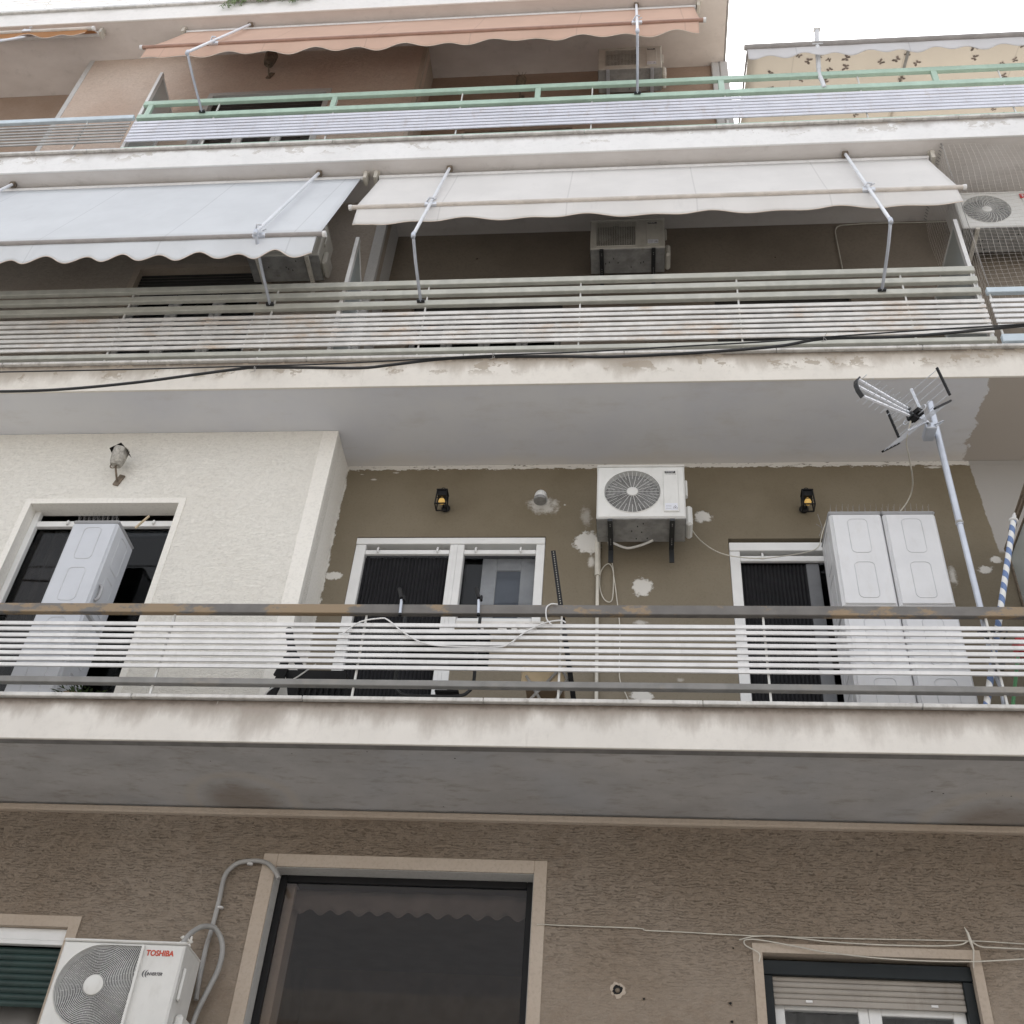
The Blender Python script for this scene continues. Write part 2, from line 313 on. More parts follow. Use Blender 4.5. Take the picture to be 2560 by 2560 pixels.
def m_bulb():
    n = N('yellow_bulb'); n.p.inputs['Emission Color'].default_value = (1, .62, .16, 1); n.p.inputs['Emission Strength'].default_value = .12; return n.fin((.80, .52, .16), .35)
M['bulb'] = m_bulb()
def m_spiral():
    n = N('blue_white_spiral_tape'); s_ = n.t.nodes.new('ShaderNodeSeparateXYZ'); n.L(n.obj, s_.inputs[0])
    at = n.ma('DIVIDE', n.ma('ARCTAN2', s_.outputs[1], s_.outputs[0]), 2 * math.pi)
    f = n.ma('FRACT', n.ma('ADD', n.ma('MULTIPLY', s_.outputs[2], 8.2), at)); st = n.ma('GREATER_THAN', f, .5)
    fine = n.ma('MULTIPLY', n.ma('GREATER_THAN', n.ma('FRACT', n.ma('MULTIPLY', f, 9)), .75), .4)
    return n.fin(n.mix(n.ma('MAXIMUM', st, 0), n.mix(fine, (.11, .18, .36), (.30, .38, .54)), (.70, .70, .69)), .6)
M['spiral'] = m_spiral()
M['asphalt'] = simple('worn_pale_asphalt', (.20, .195, .19), .9, bump=.4); M['pave'] = simple('pavement_slabs', (.46, .44, .41), .85); M['opp'] = simple('facing_facade_render', (.62, .58, .52), .85)
M['dark_glass'] = simple('facing_window', (.03, .035, .04), .15)

# ------------------------------------------------------------------ mesh helper
class MB:
    def __init__(s): s.v = []; s.f = []; s.sm = []
    def add(s, vs, fs, smooth=False):
        o = len(s.v); s.v += [Vector(v) for v in vs]; s.f += [tuple(i + o for i in f) for f in fs]; s.sm += [smooth] * len(fs); return s
    def box(s, x0, x1, y0, y1, z0, z1, c=0.0):
        if x1 < x0: x0, x1 = x1, x0
        if y1 < y0: y0, y1 = y1, y0
        if z1 < z0: z0, z1 = z1, z0
        c = min(c, (x1 - x0) / 2.2, (y1 - y0) / 2.2, (z1 - z0) / 2.2)
        lo = (x0, y0, z0); hi = (x1, y1, z1)
        if c <= 0:
            vs = [((x0, x1)[i & 1], (y0, y1)[i >> 1 & 1], (z0, z1)[i >> 2]) for i in range(8)]
            return s.add(vs, [(0, 2, 3, 1), (4, 5, 7, 6), (0, 1, 5, 4), (2, 6, 7, 3), (0, 4, 6, 2), (1, 3, 7, 5)])
        vs = []; idx = {}
        for i in range(8):
            b = (i & 1, i >> 1 & 1, i >> 2)
            for a in range(3):
                p = [hi[k] if b[k] else lo[k] for k in range(3)]
                for k in range(3):
                    if k != a: p[k] += -c if b[k] else c
                idx[(i, a)] = len(vs); vs.append(tuple(p))
        fs = []
        for a in range(3):
            u, w_ = (a + 1) % 3, (a + 2) % 3
            for sgn in (0, 1):
                q = []
                for bu, bw in ((0, 0), (1, 0), (1, 1), (0, 1)):
                    q.append(idx[((sgn << a) | (bu << u) | (bw << w_), a)])
                fs.append(tuple(q if sgn else q[::-1]))
            for bu in (0, 1):
                for bw in (0, 1):
                    i0 = (bu << u) | (bw << w_); i1 = i0 | (1 << a)
                    q = (idx[(i0, u)], idx[(i0, w_)], idx[(i1, w_)], idx[(i1, u)])
                    fs.append(q if bu == bw else q[::-1])
        for i in range(8):
            t = (idx[(i, 0)], idx[(i, 1)], idx[(i, 2)]); fs.append(t if bin(i).count('1') % 2 else t[::-1])
        return s.add(vs, fs)
    def tube(s, pts, r, n=8, cap=True, smooth=True):
        pts = [Vector(p) for p in pts]; rr = r if isinstance(r, (list, tuple)) else [r] * len(pts)
        t0 = (pts[1] - pts[0]).normalized(); up = Vector((0, 0, 1)) if abs(t0.z) < .9 else Vector((1, 0, 0)); a = t0.cross(up).normalized()
        vs = []
        for i, p in enumerate(pts):
            t = ((pts[min(i + 1, len(pts) - 1)] - p).normalized() + (p - pts[max(i - 1, 0)]).normalized())
            t = t.normalized() if t.length > 1e-6 else t0
            a = (a - t * a.dot(t)).normalized(); b = t.cross(a)
            for k in range(n): an = 2 * math.pi * k / n; vs.append(p + (a * math.cos(an) + b * math.sin(an)) * rr[i])
        fs = [(i * n + k, i * n + (k + 1) % n, (i + 1) * n + (k + 1) % n, (i + 1) * n + k) for i in range(len(pts) - 1) for k in range(n)]
        s.add(vs, fs, smooth)
        if cap: s.add(vs[:n], [tuple(range(n))[::-1]]); s.add(vs[-n:], [tuple(range(n))])
        return s
    def bar(s, p, q, w_, h_, up=(0, 0, 1)):
        p, q = Vector(p), Vector(q); t = (q - p).normalized(); up = Vector(up); a = t.cross(up)
        if a.length < 1e-4: a = t.cross(Vector((1, 0, 0)))
        a.normalize(); b = a.cross(t)
        vs = [e + a * (sx * w_ / 2) + b * (sz * h_ / 2) for e in (p, q) for sx, sz in ((-1, -1), (1, -1), (1, 1), (-1, 1))]
        return s.add(vs, [(3, 2, 1, 0), (4, 5, 6, 7), (0, 1, 5, 4), (1, 2, 6, 5), (2, 3, 7, 6), (3, 0, 4, 7)])
    def ring(s, c, r, t, axis='y', n=40, a0=0, a1=2 * math.pi, m=4):
        pts = []
        full = a1 - a0 > 6.28
        for i in range(n + 1):
            an = a0 + (a1 - a0) * i / n; u, v = r * math.cos(an), r * math.sin(an)
            pts.append({'y': (c[0] + u, c[1], c[2] + v), 'z': (c[0] + u, c[1] + v, c[2]), 'x': (c[0], c[1] + u, c[2] + v)}[axis])
        return s.tube(pts, t, m, not full)
    def lathe(s, c, prof, n=20, axis='z'):
        vs = []
        for r, h in prof:
            for k in range(n):
                an = 2 * math.pi * k / n; u, v = r * math.cos(an), r * math.sin(an)
                vs.append((c[0] + u, c[1] + v, c[2] + h) if axis == 'z' else (c[0] + u, c[1] + h, c[2] + v))
        m = len(prof); fs = [(i * n + k, i * n + (k + 1) % n, (i + 1) * n + (k + 1) % n, (i + 1) * n + k) for i in range(m - 1) for k in range(n)]
        fs += [tuple(range(n))[::-1], tuple(range((m - 1) * n, m * n))]
        return s.add(vs, fs, True)
    def grid(s, fn, nu, nv, smooth=True):
        vs = [fn(i / nu, j / nv) for j in range(nv + 1) for i in range(nu + 1)]
        return s.add(vs, [(j * (nu + 1) + i, j * (nu + 1) + i + 1, (j + 1) * (nu + 1) + i + 1, (j + 1) * (nu + 1) + i) for j in range(nv) for i in range(nu)], smooth)
    def build(s, name, mat, parent=None, label=None):
        off = Vector((0, 0, 0))
        if parent is not None:
            q = parent
            while q is not None: off += q.location; q = q.parent
        else:
            xs = [v.x for v in s.v]; ys = [v.y for v in s.v]; off = Vector(((min(xs) + max(xs)) / 2, (min(ys) + max(ys)) / 2, min(v.z for v in s.v)))
        me = bpy.data.meshes.new(name); me.from_pydata([tuple(v - off) for v in s.v], [], s.f); me.update()
        me.polygons.foreach_set('use_smooth', s.sm); me.materials.append(M[mat] if isinstance(mat, str) else mat)
        o = bpy.data.objects.new(name, me); S.collection.objects.link(o)
        if parent is None: o.location = off
        else: o.parent = parent
        if label: o['label'] = label
        return o
def thing(name, label, cat, loc=(0, 0, 0), group=None):
    o = bpy.data.objects.new(name, None); S.collection.objects.link(o); o.location = loc; o.empty_display_size = .1
    o['label'] = label; o['category'] = cat
    if group: o['group'] = group
    return o
def tag(o, label=None, cat=None, group=None, kind=None):
    for k, v in (('label', label), ('category', cat), ('group', group), ('kind', kind)):
        if v: o[k] = v
    return o
def dup(root, loc, label, group=None, rot=None):
    r = root.copy(); S.collection.objects.link(r); r.location = loc; r['label'] = label
    if group: r['group'] = group
    if rot is not None: r.rotation_euler = rot
    for ch in list(root.children):
        c = ch.copy(); S.collection.objects.link(c); c.parent = r
        for g in list(ch.children): d_ = g.copy(); S.collection.objects.link(d_); d_.parent = c
    return r
def solid(o, t):
    m = o.modifiers.new('thick', 'SOLIDIFY'); m.thickness = t; m.offset = 0; return o
def smooth_path(pts, k=6):
    pts = [Vector(p) for p in pts]; out = []
    for i in range(len(pts) - 1):
        p0, p1, p2, p3 = pts[max(i - 1, 0)], pts[i], pts[i + 1], pts[min(i + 2, len(pts) - 1)]
        for j in range(k):
            t = j / k; out.append(.5 * ((2 * p1) + (p2 - p0) * t + (2 * p0 - 5 * p1 + 4 * p2 - p3) * t * t + (3 * p1 - p0 - 3 * p2 + p3) * t ** 3))
    out.append(pts[-1]); return out
def text(name, s_, size, loc, mat, parent, shear=0, wide=1.0, bold=.0):
    cu = bpy.data.curves.new(name, 'FONT'); cu.body = s_; cu.size = size; cu.extrude = .0006; cu.shear = shear
    t_ = bpy.data.objects.new(name, cu); S.collection.objects.link(t_)
    bpy.context.view_layer.update()
    me = bpy.data.meshes.new_from_object(t_.evaluated_get(bpy.context.evaluated_depsgraph_get()))
    bpy.data.objects.remove(t_); bpy.data.curves.remove(cu)
    for v in me.vertices: v.co = Vector((v.co.x * wide, -v.co.z, v.co.y))
    if bold:
        vs = [v.co.copy() for v in me.vertices]; fs = [tuple(p.vertices) for p in me.polygons]; me2 = bpy.data.meshes.new(name); V, Fc = [], []
        for q, (dx_, dz_) in enumerate(((0, 0), (bold, 0), (-bold, 0), (0, bold), (0, -bold))):
            Fc += [tuple(i + len(V) for i in f) for f in fs]; V += [(v.x + dx_, v.y - .0004 * q, v.z + dz_) for v in vs]
        me2.from_pydata(V, [], Fc); me = me2
    me.materials.clear(); me.materials.append(M[mat]); o = bpy.data.objects.new(name, me); S.collection.objects.link(o); o.parent = parent; o.location = loc; return o

# ------------------------------------------------------------------ street (mostly below the frame, it bounces light on the soffits)
tag(MB().box(-60, 60, -60, 60, -.3, -.02).build('road', 'asphalt'), kind='structure')
tag(MB().box(-40, 40, 4.6, 8, -.02, .13, .01).build('pavement', 'pave'), kind='structure')
tag(MB().box(-40, 40, -5.2, -2.2, -.02, .13, .01).build('pavement', 'pave'), kind='structure')

# ------------------------------------------------------------------ the apartment building
bld = thing('apartment_building', 'rendered apartment building with long stained balcony slabs on every storey', 'building', (0, WR, 0))
XL, XR, XP = -12.0, 8.0, -6.98      # ends of the facade, left end of the projecting bay
def wall(mb, x0, x1, z0, z1, Y, ops=(), th=.16):
    xs = sorted({x0, x1} | {v for o in ops for v in o[:2]}); zs = sorted({z0, z1} | {v for o in ops for v in o[2:4]})
    inside = lambda x, z: any(o[0] < x < o[1] and o[2] < z < o[3] for o in ops)
    cell = lambda i, j: 0 <= i < len(xs) - 1 and 0 <= j < len(zs) - 1 and not inside((xs[i] + xs[i + 1]) / 2, (zs[j] + zs[j + 1]) / 2)
    for i in range(len(xs) - 1):
        for j in range(len(zs) - 1):
            if not cell(i, j): continue
            a, b, c, d_ = xs[i], xs[i + 1], zs[j], zs[j + 1]
            mb.add([(a, Y, c), (b, Y, c), (b, Y, d_), (a, Y, d_)], [(0, 1, 2, 3)])
            mb.add([(a, Y + th, c), (b, Y + th, c), (b, Y + th, d_), (a, Y + th, d_)], [(3, 2, 1, 0)])
            if not cell(i - 1, j): mb.add([(a, Y, c), (a, Y, d_), (a, Y + th, d_), (a, Y + th, c)], [(0, 1, 2, 3)])
            if not cell(i + 1, j): mb.add([(b, Y, c), (b, Y, d_), (b, Y + th, d_), (b, Y + th, c)], [(3, 2, 1, 0)])
            if not cell(i, j - 1): mb.add([(a, Y, c), (b, Y, c), (b, Y + th, c), (a, Y + th, c)], [(3, 2, 1, 0)])
            if not cell(i, j + 1): mb.add([(a, Y, d_), (b, Y, d_), (b, Y + th, d_), (a, Y + th, d_)], [(0, 1, 2, 3)])
    return mb
# openings  [x0,x1,z0,z1]
O1 = [(-6.2, -3.735, 2.9, 4.315), (-2.415, -.66, 2.6, 4.775), (.785, 2.045, 2.9, 4.31)]
O2P = [(-5.03, -3.733, T[0], 7.69)]
XM = -1.45
O2 = [(-2.312, XM, T[0], 7.69), (XM, -.717, 6.79, 7.69), (.771, 1.95, T[0], 7.665)]
O3P = [(-5.0, -3.62, T[1], 10.9)]
O3 = [(-2.22, -.69, T[1], 10.83), (.815, 2.13, T[1], 10.83)]
O4P = [(-5.08, -3.66, T[2], 14.36)]
O4 = [(-2.0, -.70, T[2], 14.08)]
wall(MB(), XL, XR, 0, B[0], WR, O1).build('wall', 'wall1', bld)
def storey(k, opsP, opsR, mp, mr, x1=XR, ms=None, rp=True):
    wall(MB(), XP, XC, T[k], B[k + 1], WP, opsP).build('wall', mp, bld)
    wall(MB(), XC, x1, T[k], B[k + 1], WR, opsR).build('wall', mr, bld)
    MB().box(XC - .16, XC - .0015, WP + .001, WR + .15, T[k], B[k + 1]).build('return_wall', ms or mp, bld); MB().box(XP + .0015, XP + .16, WP + .001, WR + .15, T[k], B[k + 1]).build('return_wall', ms or mp, bld)
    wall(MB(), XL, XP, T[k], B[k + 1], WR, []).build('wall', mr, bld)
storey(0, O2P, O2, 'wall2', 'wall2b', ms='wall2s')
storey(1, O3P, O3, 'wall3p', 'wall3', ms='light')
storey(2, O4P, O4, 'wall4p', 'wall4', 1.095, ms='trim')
MB().box(1.098, 1.20, WR - .06, WR + .6, T[2], B[3], .01).box(1.0, 1.098, WR - .05, WR - .001, T[2], B[3], .008).build('corner_pilaster', 'light', bld)
# smooth strips on the rippled bay: corner and under the soffit
MB().box(XC - .13, XC + .004, WP - .0025, WP + .05, T[0], B[1] - .002, .001).build('corner_strip', 'wall2s', bld)
MB().box(XC - .10, XC + .004, WP - .006, WP + .05, T[1], B[2] - .002, .003).build('corner_strip', 'light', bld)
MB().box(XC - .05, XC + .004, WP - .006, WP + .05, T[2], B[3] - .002, .003).build('corner_strip', 'trim', bld)
MB().box(XP - .004, XP + .06, WP - .006, WP + .05, T[2], B[3] - .002, .003).build('corner_strip', 'light', bld)
MB().box(XL, XR, WR - .045, WR + .02, B[0] - .05, B[0] - .002, .01).build('cornice', 'trim', bld)
# slabs: fascia, drip strip, soffit, marble lip, floor
def slab(k, x1=XR):
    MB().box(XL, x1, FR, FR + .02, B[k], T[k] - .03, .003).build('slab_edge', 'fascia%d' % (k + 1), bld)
    if k == 0: MB().box(XL, x1, FR + .0205, FR + .075, B[k] + .002, T[k] - .034).build('drip_strip', 'strip', bld)
    MB().box(XL, x1, FR + (.076 if k == 0 else .021), WR + .35, B[k] + (.010 if k == 0 else .003), T[k] - .034).build('soffit', 'soffit%d' % (k + 1), bld)
    mb = MB(); x = XL
    while x < x1:
        L = random.uniform(1.15, 1.45); mb.box(x, min(x + L, x1 + .01) - .004, FR - .028, FR + .22, T[k] - .03 + random.uniform(0, .003), T[k] + random.uniform(-.001, .002), .004); x += L
    mb.build('marble_lip', 'marble', bld)
    MB().box(XL, x1, FR + .222, WR + .3, T[k] - .033, T[k] - .004).build('balcony_floor', 'slab_top', bld)
for k in range(3): slab(k)
slab(3, 1.155)
MB().box(1.158, 1.18, FR - .005, WR + .4, B[3], T[3], .002).build('slab_end_flashing', 'conduit', bld)
# rooms behind the openings and the set-back terrace wall
def room(x0, x1, y0, z0, z1, mat='room', dp=2.6):
    t = .04; mb = MB()
    mb.box(x0, x1, y0 + dp, y0 + dp + t, z0, z1).box(x0, x0 + t, y0, y0 + dp - .001, z0, z1).box(x1 - t, x1, y0, y0 + dp - .001, z0, z1)
    mb.box(x0 + t, x1 - t, y0, y0 + dp - .001, z0, z0 + t).box(x0 + t, x1 - t, y0, y0 + dp - .001, z1 - t, z1); return mb.build('room', mat, bld)
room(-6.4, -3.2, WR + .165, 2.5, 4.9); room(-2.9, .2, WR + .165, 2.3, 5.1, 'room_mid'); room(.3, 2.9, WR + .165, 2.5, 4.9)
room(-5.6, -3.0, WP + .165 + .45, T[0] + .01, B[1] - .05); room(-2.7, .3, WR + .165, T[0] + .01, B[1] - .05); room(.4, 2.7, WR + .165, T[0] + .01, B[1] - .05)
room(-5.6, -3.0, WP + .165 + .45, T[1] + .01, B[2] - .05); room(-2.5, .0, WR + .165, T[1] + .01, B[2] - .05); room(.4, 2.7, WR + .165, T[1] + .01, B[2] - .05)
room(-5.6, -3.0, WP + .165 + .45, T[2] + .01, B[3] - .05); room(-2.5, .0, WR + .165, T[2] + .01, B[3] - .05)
MB().box(1.25, 8, 9.4, 9.6, T[2], 14.9).build('terrace_wall', 'light', bld)
MB().box(XL, 1.095, 10.1, 18, 0, 15.76).box(1.096, XR, 10.1, 18, 0, T[2] - .04).build('rear_block', 'light', bld)
MB().box(XL, 1.05, WR + .3, 10.095, B[3] + .02, T[3] - .04).box(XL, 1.0, WR, WR + .16, T[3], T[3] + 1.6).build('upper_storey', 'light', bld)
MB().box(XL, XR, WR + .34, 10.09, T[2] - .2, T[2] - .04).build('roof_deck', 'slab_top', bld)

# ------------------------------------------------------------------ windows and doors (parts of the building)
def surround(par, x0, x1, z0, z1, Y, wd, dp, mat, proud=.008, bottom=False):
    t = .003; mb = MB()
    mb.box(x0 - wd, x0 + t, Y - proud, Y + dp, z0, z1 + wd); mb.box(x1 - t, x1 + wd, Y - proud, Y + dp, z0, z1 + wd)
    mb.box(x0 + t, x1 - t, Y - proud, Y + dp, z1 - t, z1 + wd)
    if bottom: mb.box(x0 + t, x1 - t, Y - proud, Y + dp, z0 - wd, z0 + t)
    return mb.build('surround', mat, par)
def leafframe(mb, x0, x1, z0, z1, Y, w_=.06, dp=.045):
    mb.box(x0, x0 + w_, Y, Y + dp, z0, z1, .004).box(x1 - w_, x1, Y, Y + dp, z0, z1, .004)
    mb.box(x0 + w_, x1 - w_, Y, Y + dp, z0, z0 + w_, .004).box(x0 + w_, x1 - w_, Y, Y + dp, z1 - w_, z1, .004); return mb
def pleats(x0, x1, z0, z1, Y, pitch=.03, amp=.011, sag=0):
    n = max(2, int((x1 - x0) / pitch) * 2)
    return MB().grid(lambda u, v: (x0 + (x1 - x0) * u, Y + (amp if round(u * n) % 2 else -amp), z0 + (z1 - z0) * v), n, 2, False)
def folds(x0, x1, z0, z1, Y, n=40, amp=.02, seed=1):
    rnd = random.Random(seed); ph = [rnd.uniform(0, 6) for _ in range(4)]
    return MB().grid(lambda u, v: (x0 + (x1 - x0) * u, Y + amp * (math.sin(u * 31 + ph[0]) + .5 * math.sin(u * 67 + ph[1] + v) + .4 * math.sin(u * 13 + ph[2])), z0 + (z1 - z0) * v), n * 3, 4)
def win(name='window'):
    o = bpy.data.objects.new(name, None); S.collection.objects.link(o); o.parent = bld; o.empty_display_size = .1; return o

# street-storey windows
w1 = win(); surround(w1, *O1[0][:2], O1[0][2], O1[0][3], WR, .07, .12, 'trim')
x0, x1, z0, z1 = O1[0]
MB().box(x0, x1 - .004, WR + .03, WR + .15, z1 - .085, z1 - .005, .004).box(x0, x1 - .004, WR + .02, WR + .06, z1 - .115, z1 - .0855, .003).build('roller_box', 'white_pvc', w1)
mb = MB(); z = z1 - .12
while z > 3.84: mb.grid(lambda u, v, z=z: (x0 + (x1 - .006 - x0) * u, WR + .075 - .010 * math.sin(math.pi * v), z - .040 * v), 1, 6); z -= .042
mb.build('roller_shutter', 'darkgreen', w1)
solid(folds(x0, x1 - .05, 2.95, 3.9, WR + .22, 40, .018, 3).build('curtain', 'curtain', w1), .002)
leafframe(MB(), x0 + .9, x1 - .004, 2.95, 3.92, WR + .10, .05, .05).build('frame', 'greenblack', w1)

w2 = win(); x0, x1, z0, z1 = O1[1]
mb = MB(); t = .003
mb.box(x0 - .10, x0 - .0, WR - .008, WR + .10, z0, z1 + .09, .004).box(x1, x1 + .085, WR - .008, WR + .10, z0, z1 + .09, .004).box(x0, x1, WR - .008, WR + .10, z1, z1 + .09, .004)
mb.build('surround', 'trim', w2)
MB().box(x0 + .0, x0 + .004, WR + .004, WR + .16, z0, z1 - .004).box(x1 - .004, x1, WR + .004, WR + .16, z0, z1 - .004).box(x0, x1, WR + .004, WR + .16, z1 - .004, z1 - .0005).build('reveal', 'reveal', w2)
leafframe(MB(), x0 + .006, x1 - .006, z0, z1 - .006, WR + .12, .048, .035).build('frame', 'black', w2)
MB().box(x0 + .055, x1 - .055, WR + .134, WR + .138, z0 + .05, z1 - .056).build('pane', 'brown_glass', w2)
def scal(u, v, x0=x0, x1=x1, z1=z1):
    x = x0 + .06 + (x1 - x0 - .12) * u; b_ = .150 + .018 * math.sin(x * 2 * math.pi / .135)
    return (x, WR + .24 + .01 * math.sin(x * 23), z1 - .06 - b_ * v)
rfl = MB().grid(scal, 160, 3).build('scallop_reflection', simple('dusky_reflection', (.17, .165, .17), .9), w2); solid(rfl, .002)  # scalloped sheet added indoors to stand for the reflection of an awning opposite
MB().tube([Vector(scal(i / 160, 1)) + Vector((0, -.003, 0)) for i in range(161)], .0014, 4).build('scallop_reflection_hem', 'rope', w2)
solid(folds(x0 - .1, x1 + .1, z0, z1 - .95, WR + .5, 60, .02, 8).build('curtain', simple('brown_sheer', (.22, .17, .14), .9), w2), .002)
MB().box(x0 + .02, x0 + .10, WR + .20, WR + .36, z0, z1 - .03).build('inner_reveal', 'reveal', w2)

w3 = win(); x0, x1, z0, z1 = O1[2]; surround(w3, x0, x1, z0, z1, WR, .055, .10, 'trim')
MB().box(x0 + .004, x0 + .06, WR + .05, WR + .14, z0, z1 - .12, .003).box(x1 - .065, x1 - .004, WR + .05, WR + .14, z0, z1 - .12, .003).box(x0 + .004, x1 - .004, WR + .04, WR + .14, z1 - .119, z1 - .03, .004).build('shutter_guide', 'greenblack', w3)
mb = MB(); z = z1 - .115
for i in range(4): mb.grid(lambda u, v, z=z: (x0 + .061 + (x1 - x0 - .127) * u, WR + .075 - .006 * math.sin(math.pi * min(1, v * 1.15)) + (.012 if v > .98 else 0), z - .0345 * v), 1, 8); z -= .035
mb.box(x0 + .061, x1 - .066, WR + .064, WR + .082, z - .035, z + .0005, .003); mb.build('roller_shutter', 'shutter', w3)
MB().box(x0 + .25, x0 + .29, WR + .058, WR + .066, z - .02, z - .004, .002).box(x1 - .27, x1 - .23, WR + .058, WR + .066, z - .02, z - .004, .002).build('shutter_stop', 'white_metal', w3)
mid = (x0 + x1) / 2 - .01
leafframe(leafframe(MB(), x0 + .062, mid, z0, z + .01, WR + .10, .06, .05), mid + .002, x1 - .067, z0, z + .01, WR + .10, .075, .05).build('frame', 'white_pvc', w3)
MB().box(x0 + .12, x1 - .12, WR + .12, WR + .124, z0 + .05, z - .06).build('pane', 'glass', w3)
solid(folds(x0 + .05, x1 - .05, z0, z - .02, WR + .24, 50, .018, 5).build('curtain', 'curtain', w3), .002)

# first-floor bay door
w4 = win('balcony_door'); x0, x1, z0, z1 = O2P[0]
surround(w4, x0, x1, z0, z1, WP, .05, .155, 'wall2s', .006)
MB().box(x0 + .05, x1 - .004, WP + .11, WP + .15, z1 - .16, z1 - .10, .004).box(x0 + .004, x0 + .055, WP + .10, WP + .15, z0, z1 - .004, .004).build('frame', 'white_pvc', w4)
MB().lathe((x0 + .33, WP + .10, z1 - .135), [(.008, -.012), (.012, .0), (.012, .02), (.007, .03)], 10).lathe((x1 - .22, WP + .10, z1 - .135), [(.008, -.012), (.012, .0), (.012, .02), (.007, .03)], 10).build('stopper', 'white_pvc', w4)
MB().box(x0 + .06, x1 - .004, WP + .155, WP + .159, z0, z1 - .10).build('pane', 'glass', w4)
solid(folds(x0, x0 + .62, z0, z1 - .1, WP + .30, 30, .02, 9).build('curtain', simple('dark_brown_curtain', (.045, .035, .03), .9), w4), .002)
leafframe(MB(), x0 + .70, x1 - .01, z0, z1 - .16, WP + .165, .06, .04).build('sliding_leaf', 'greenblack', w4)

# first-floor door and window pair
w5 = win('balcony_door'); x0, x1, z0, z1 = -2.312, -.717, T[0], 7.69
MB().box(x0 + .003, x1 - .003, WR - .012, WR + .10, z1 - .085, z1 - .018, .004).build('roller_box', 'white_pvc', w5)
fr = MB(); fr.box(x0 + .003, x0 + .09, WR - .004, WR + .08, z0, z1 - .086, .004).box(XM - .06, XM + .06, WR - .004, WR + .08, z0, z1 - .086, .004).box(x1 - .075, x1 - .003, WR - .004, WR + .08, 6.80, z1 - .086, .004)
fr.box(XM + .061, x1 - .076, WR + .005, WR + .08, 6.80, 6.86, .004); fr.box(XM - .025, XM + .005, WR - .010, WR - .003, z0, z1 - .09, .002); fr.build('frame', 'white_pvc', w5)
tr = MB(); tr.box(x0 + .092, XM - .062, WR + .0, WR + .03, z1 - .185, z1 - .14, .004).box(XM + .062, x1 - .077, WR + .0, WR + .03, z1 - .185, z1 - .14, .004).build('roller_rail', 'white_pvc', w5)
st = MB()
for xx in (x0 + .2, XM - .16, XM + .16, x1 - .2): st.tube([(xx, WR - .004, z1 - .125), (xx, WR - .02, z1 - .145), (xx, WR - .012, z1 - .175)], .009, 8)
st.build('stopper', 'white_pvc', w5)
pleats(x0 + .092, XM - .062, z0, z1 - .19, WR + .05, .030, .010).build('insect_screen', 'screen', w5)
MB().box(x0 + .092, XM - .062, WR + .07, WR + .074, z0, z1 - .09).box(XM + .061, x1 - .077, WR + .07, WR + .074, 6.86, z1 - .09).build('pane', 'glass', w5)
# interior door seen through the right pane
dr = MB(); leafframe(dr, -1.25, -.80, 6.6, 7.585, WR + .16, .125, .04); dr.build('inner_door', 'inner_door', w5)
MB().box(-1.13, -.92, WR + .18, WR + .19, 6.72, 7.46).build('inner_pane', simple('bluish_pane', (.16, .18, .22), .2), w5)
MB().box(XM + .065, -1.26, WR + .20, WR + .21, 6.86, 7.55).build('blind', simple('charcoal_blind', (.03, .032, .036), .8), w5)
mb = MB(); mb.box(XM + .07, x1 + .03, WR - .05, WR + .06, 6.755, 6.793, .004)
for i in range(14): a = random.uniform(-1.2, -.75); mb.box(a, a + random.uniform(.03, .1), WR - .055 - random.uniform(0, .02), WR - .03, 6.72 + random.uniform(-.03, .03), 6.75 + random.uniform(0, .02), .006)
mb.build('window_sill', 'filler', w5)

# first-floor right door
w6 = win('balcony_door'); x0, x1, z0, z1 = .771, 1.95, T[0], 7.665
MB().box(x0 + .003, x1 - .003, WR - .012, WR + .10, z1 - .135, z1 - .05, .004).build('roller_box', 'white_pvc', w6)
MB().box(x0 + .003, x0 + .085, WR - .004, WR + .08, z0, z1 - .136, .004).box(x0 + .086, x1 - .003, WR + .0, WR + .03, z1 - .235, z1 - .18, .004).build('frame', 'white_pvc', w6)
MB().tube([(x0 + .26, WR - .004, z1 - .165), (x0 + .26, WR - .02, z1 - .185), (x0 + .26, WR - .012, z1 - .215)], .009, 8).build('stopper', 'white_pvc', w6)
pleats(x0 + .086, x0 + .60, z0, z1 - .236, WR + .05, .030, .010).build('insect_screen', 'screen', w6)
MB().box(x0 + .601, x0 + .70, WR + .03, WR + .08, z0, z1 - .236, .004).build('leaf_edge', simple('grey_leaf_edge', (.16, .165, .175), .5), w6)
MB().box(x0 + .71, x1 - .01, WR + .07, WR + .074, z0, z1 - .19).build('pane', 'glass', w6)

# second and third floor openings
def plain_door(x0, x1, z0, z1, Y, ncol, mat='white_pvc', trim=None, shut=.0, curt=True, seed=1, name='balcony_door'):
    wd = win(name)
    if trim: surround(wd, x0, x1, z0, z1, Y, .06, .12, trim, .006)
    if shut:
        mb = MB(); z = z1 - .02
        while z > z1 - shut: mb.grid(lambda u, v, z=z: (x0 + .005 + (x1 - x0 - .01) * u, Y + .07 - .008 * math.sin(math.pi * v), z - .043 * v), 1, 5); z -= .045
        mb.build('roller_shutter', simple('dark_shutter', (.035, .033, .03), .6), wd)
    zt = z1 - shut - .02; mb = MB(); cw = (x1 - x0 - .02) / ncol
    for i in range(ncol): leafframe(mb, x0 + .01 + cw * i, x0 + .01 + cw * (i + 1) - .004, z0, zt, Y + .08, .055, .045)
    mb.build('frame', mat, wd); MB().box(x0 + .03, x1 - .03, Y + .10, Y + .104, z0, zt - .03).build('pane', 'glass', wd)
    if curt: solid(folds(x0, x1, z0, zt, Y + .22, 50, .018, seed).build('curtain', 'curtain', wd), .002)
plain_door(*O3P[0], WP, 3, trim='trim', shut=.32, seed=11)
plain_door(*O3[0], WR, 4, mat='pan', shut=.1, curt=False)
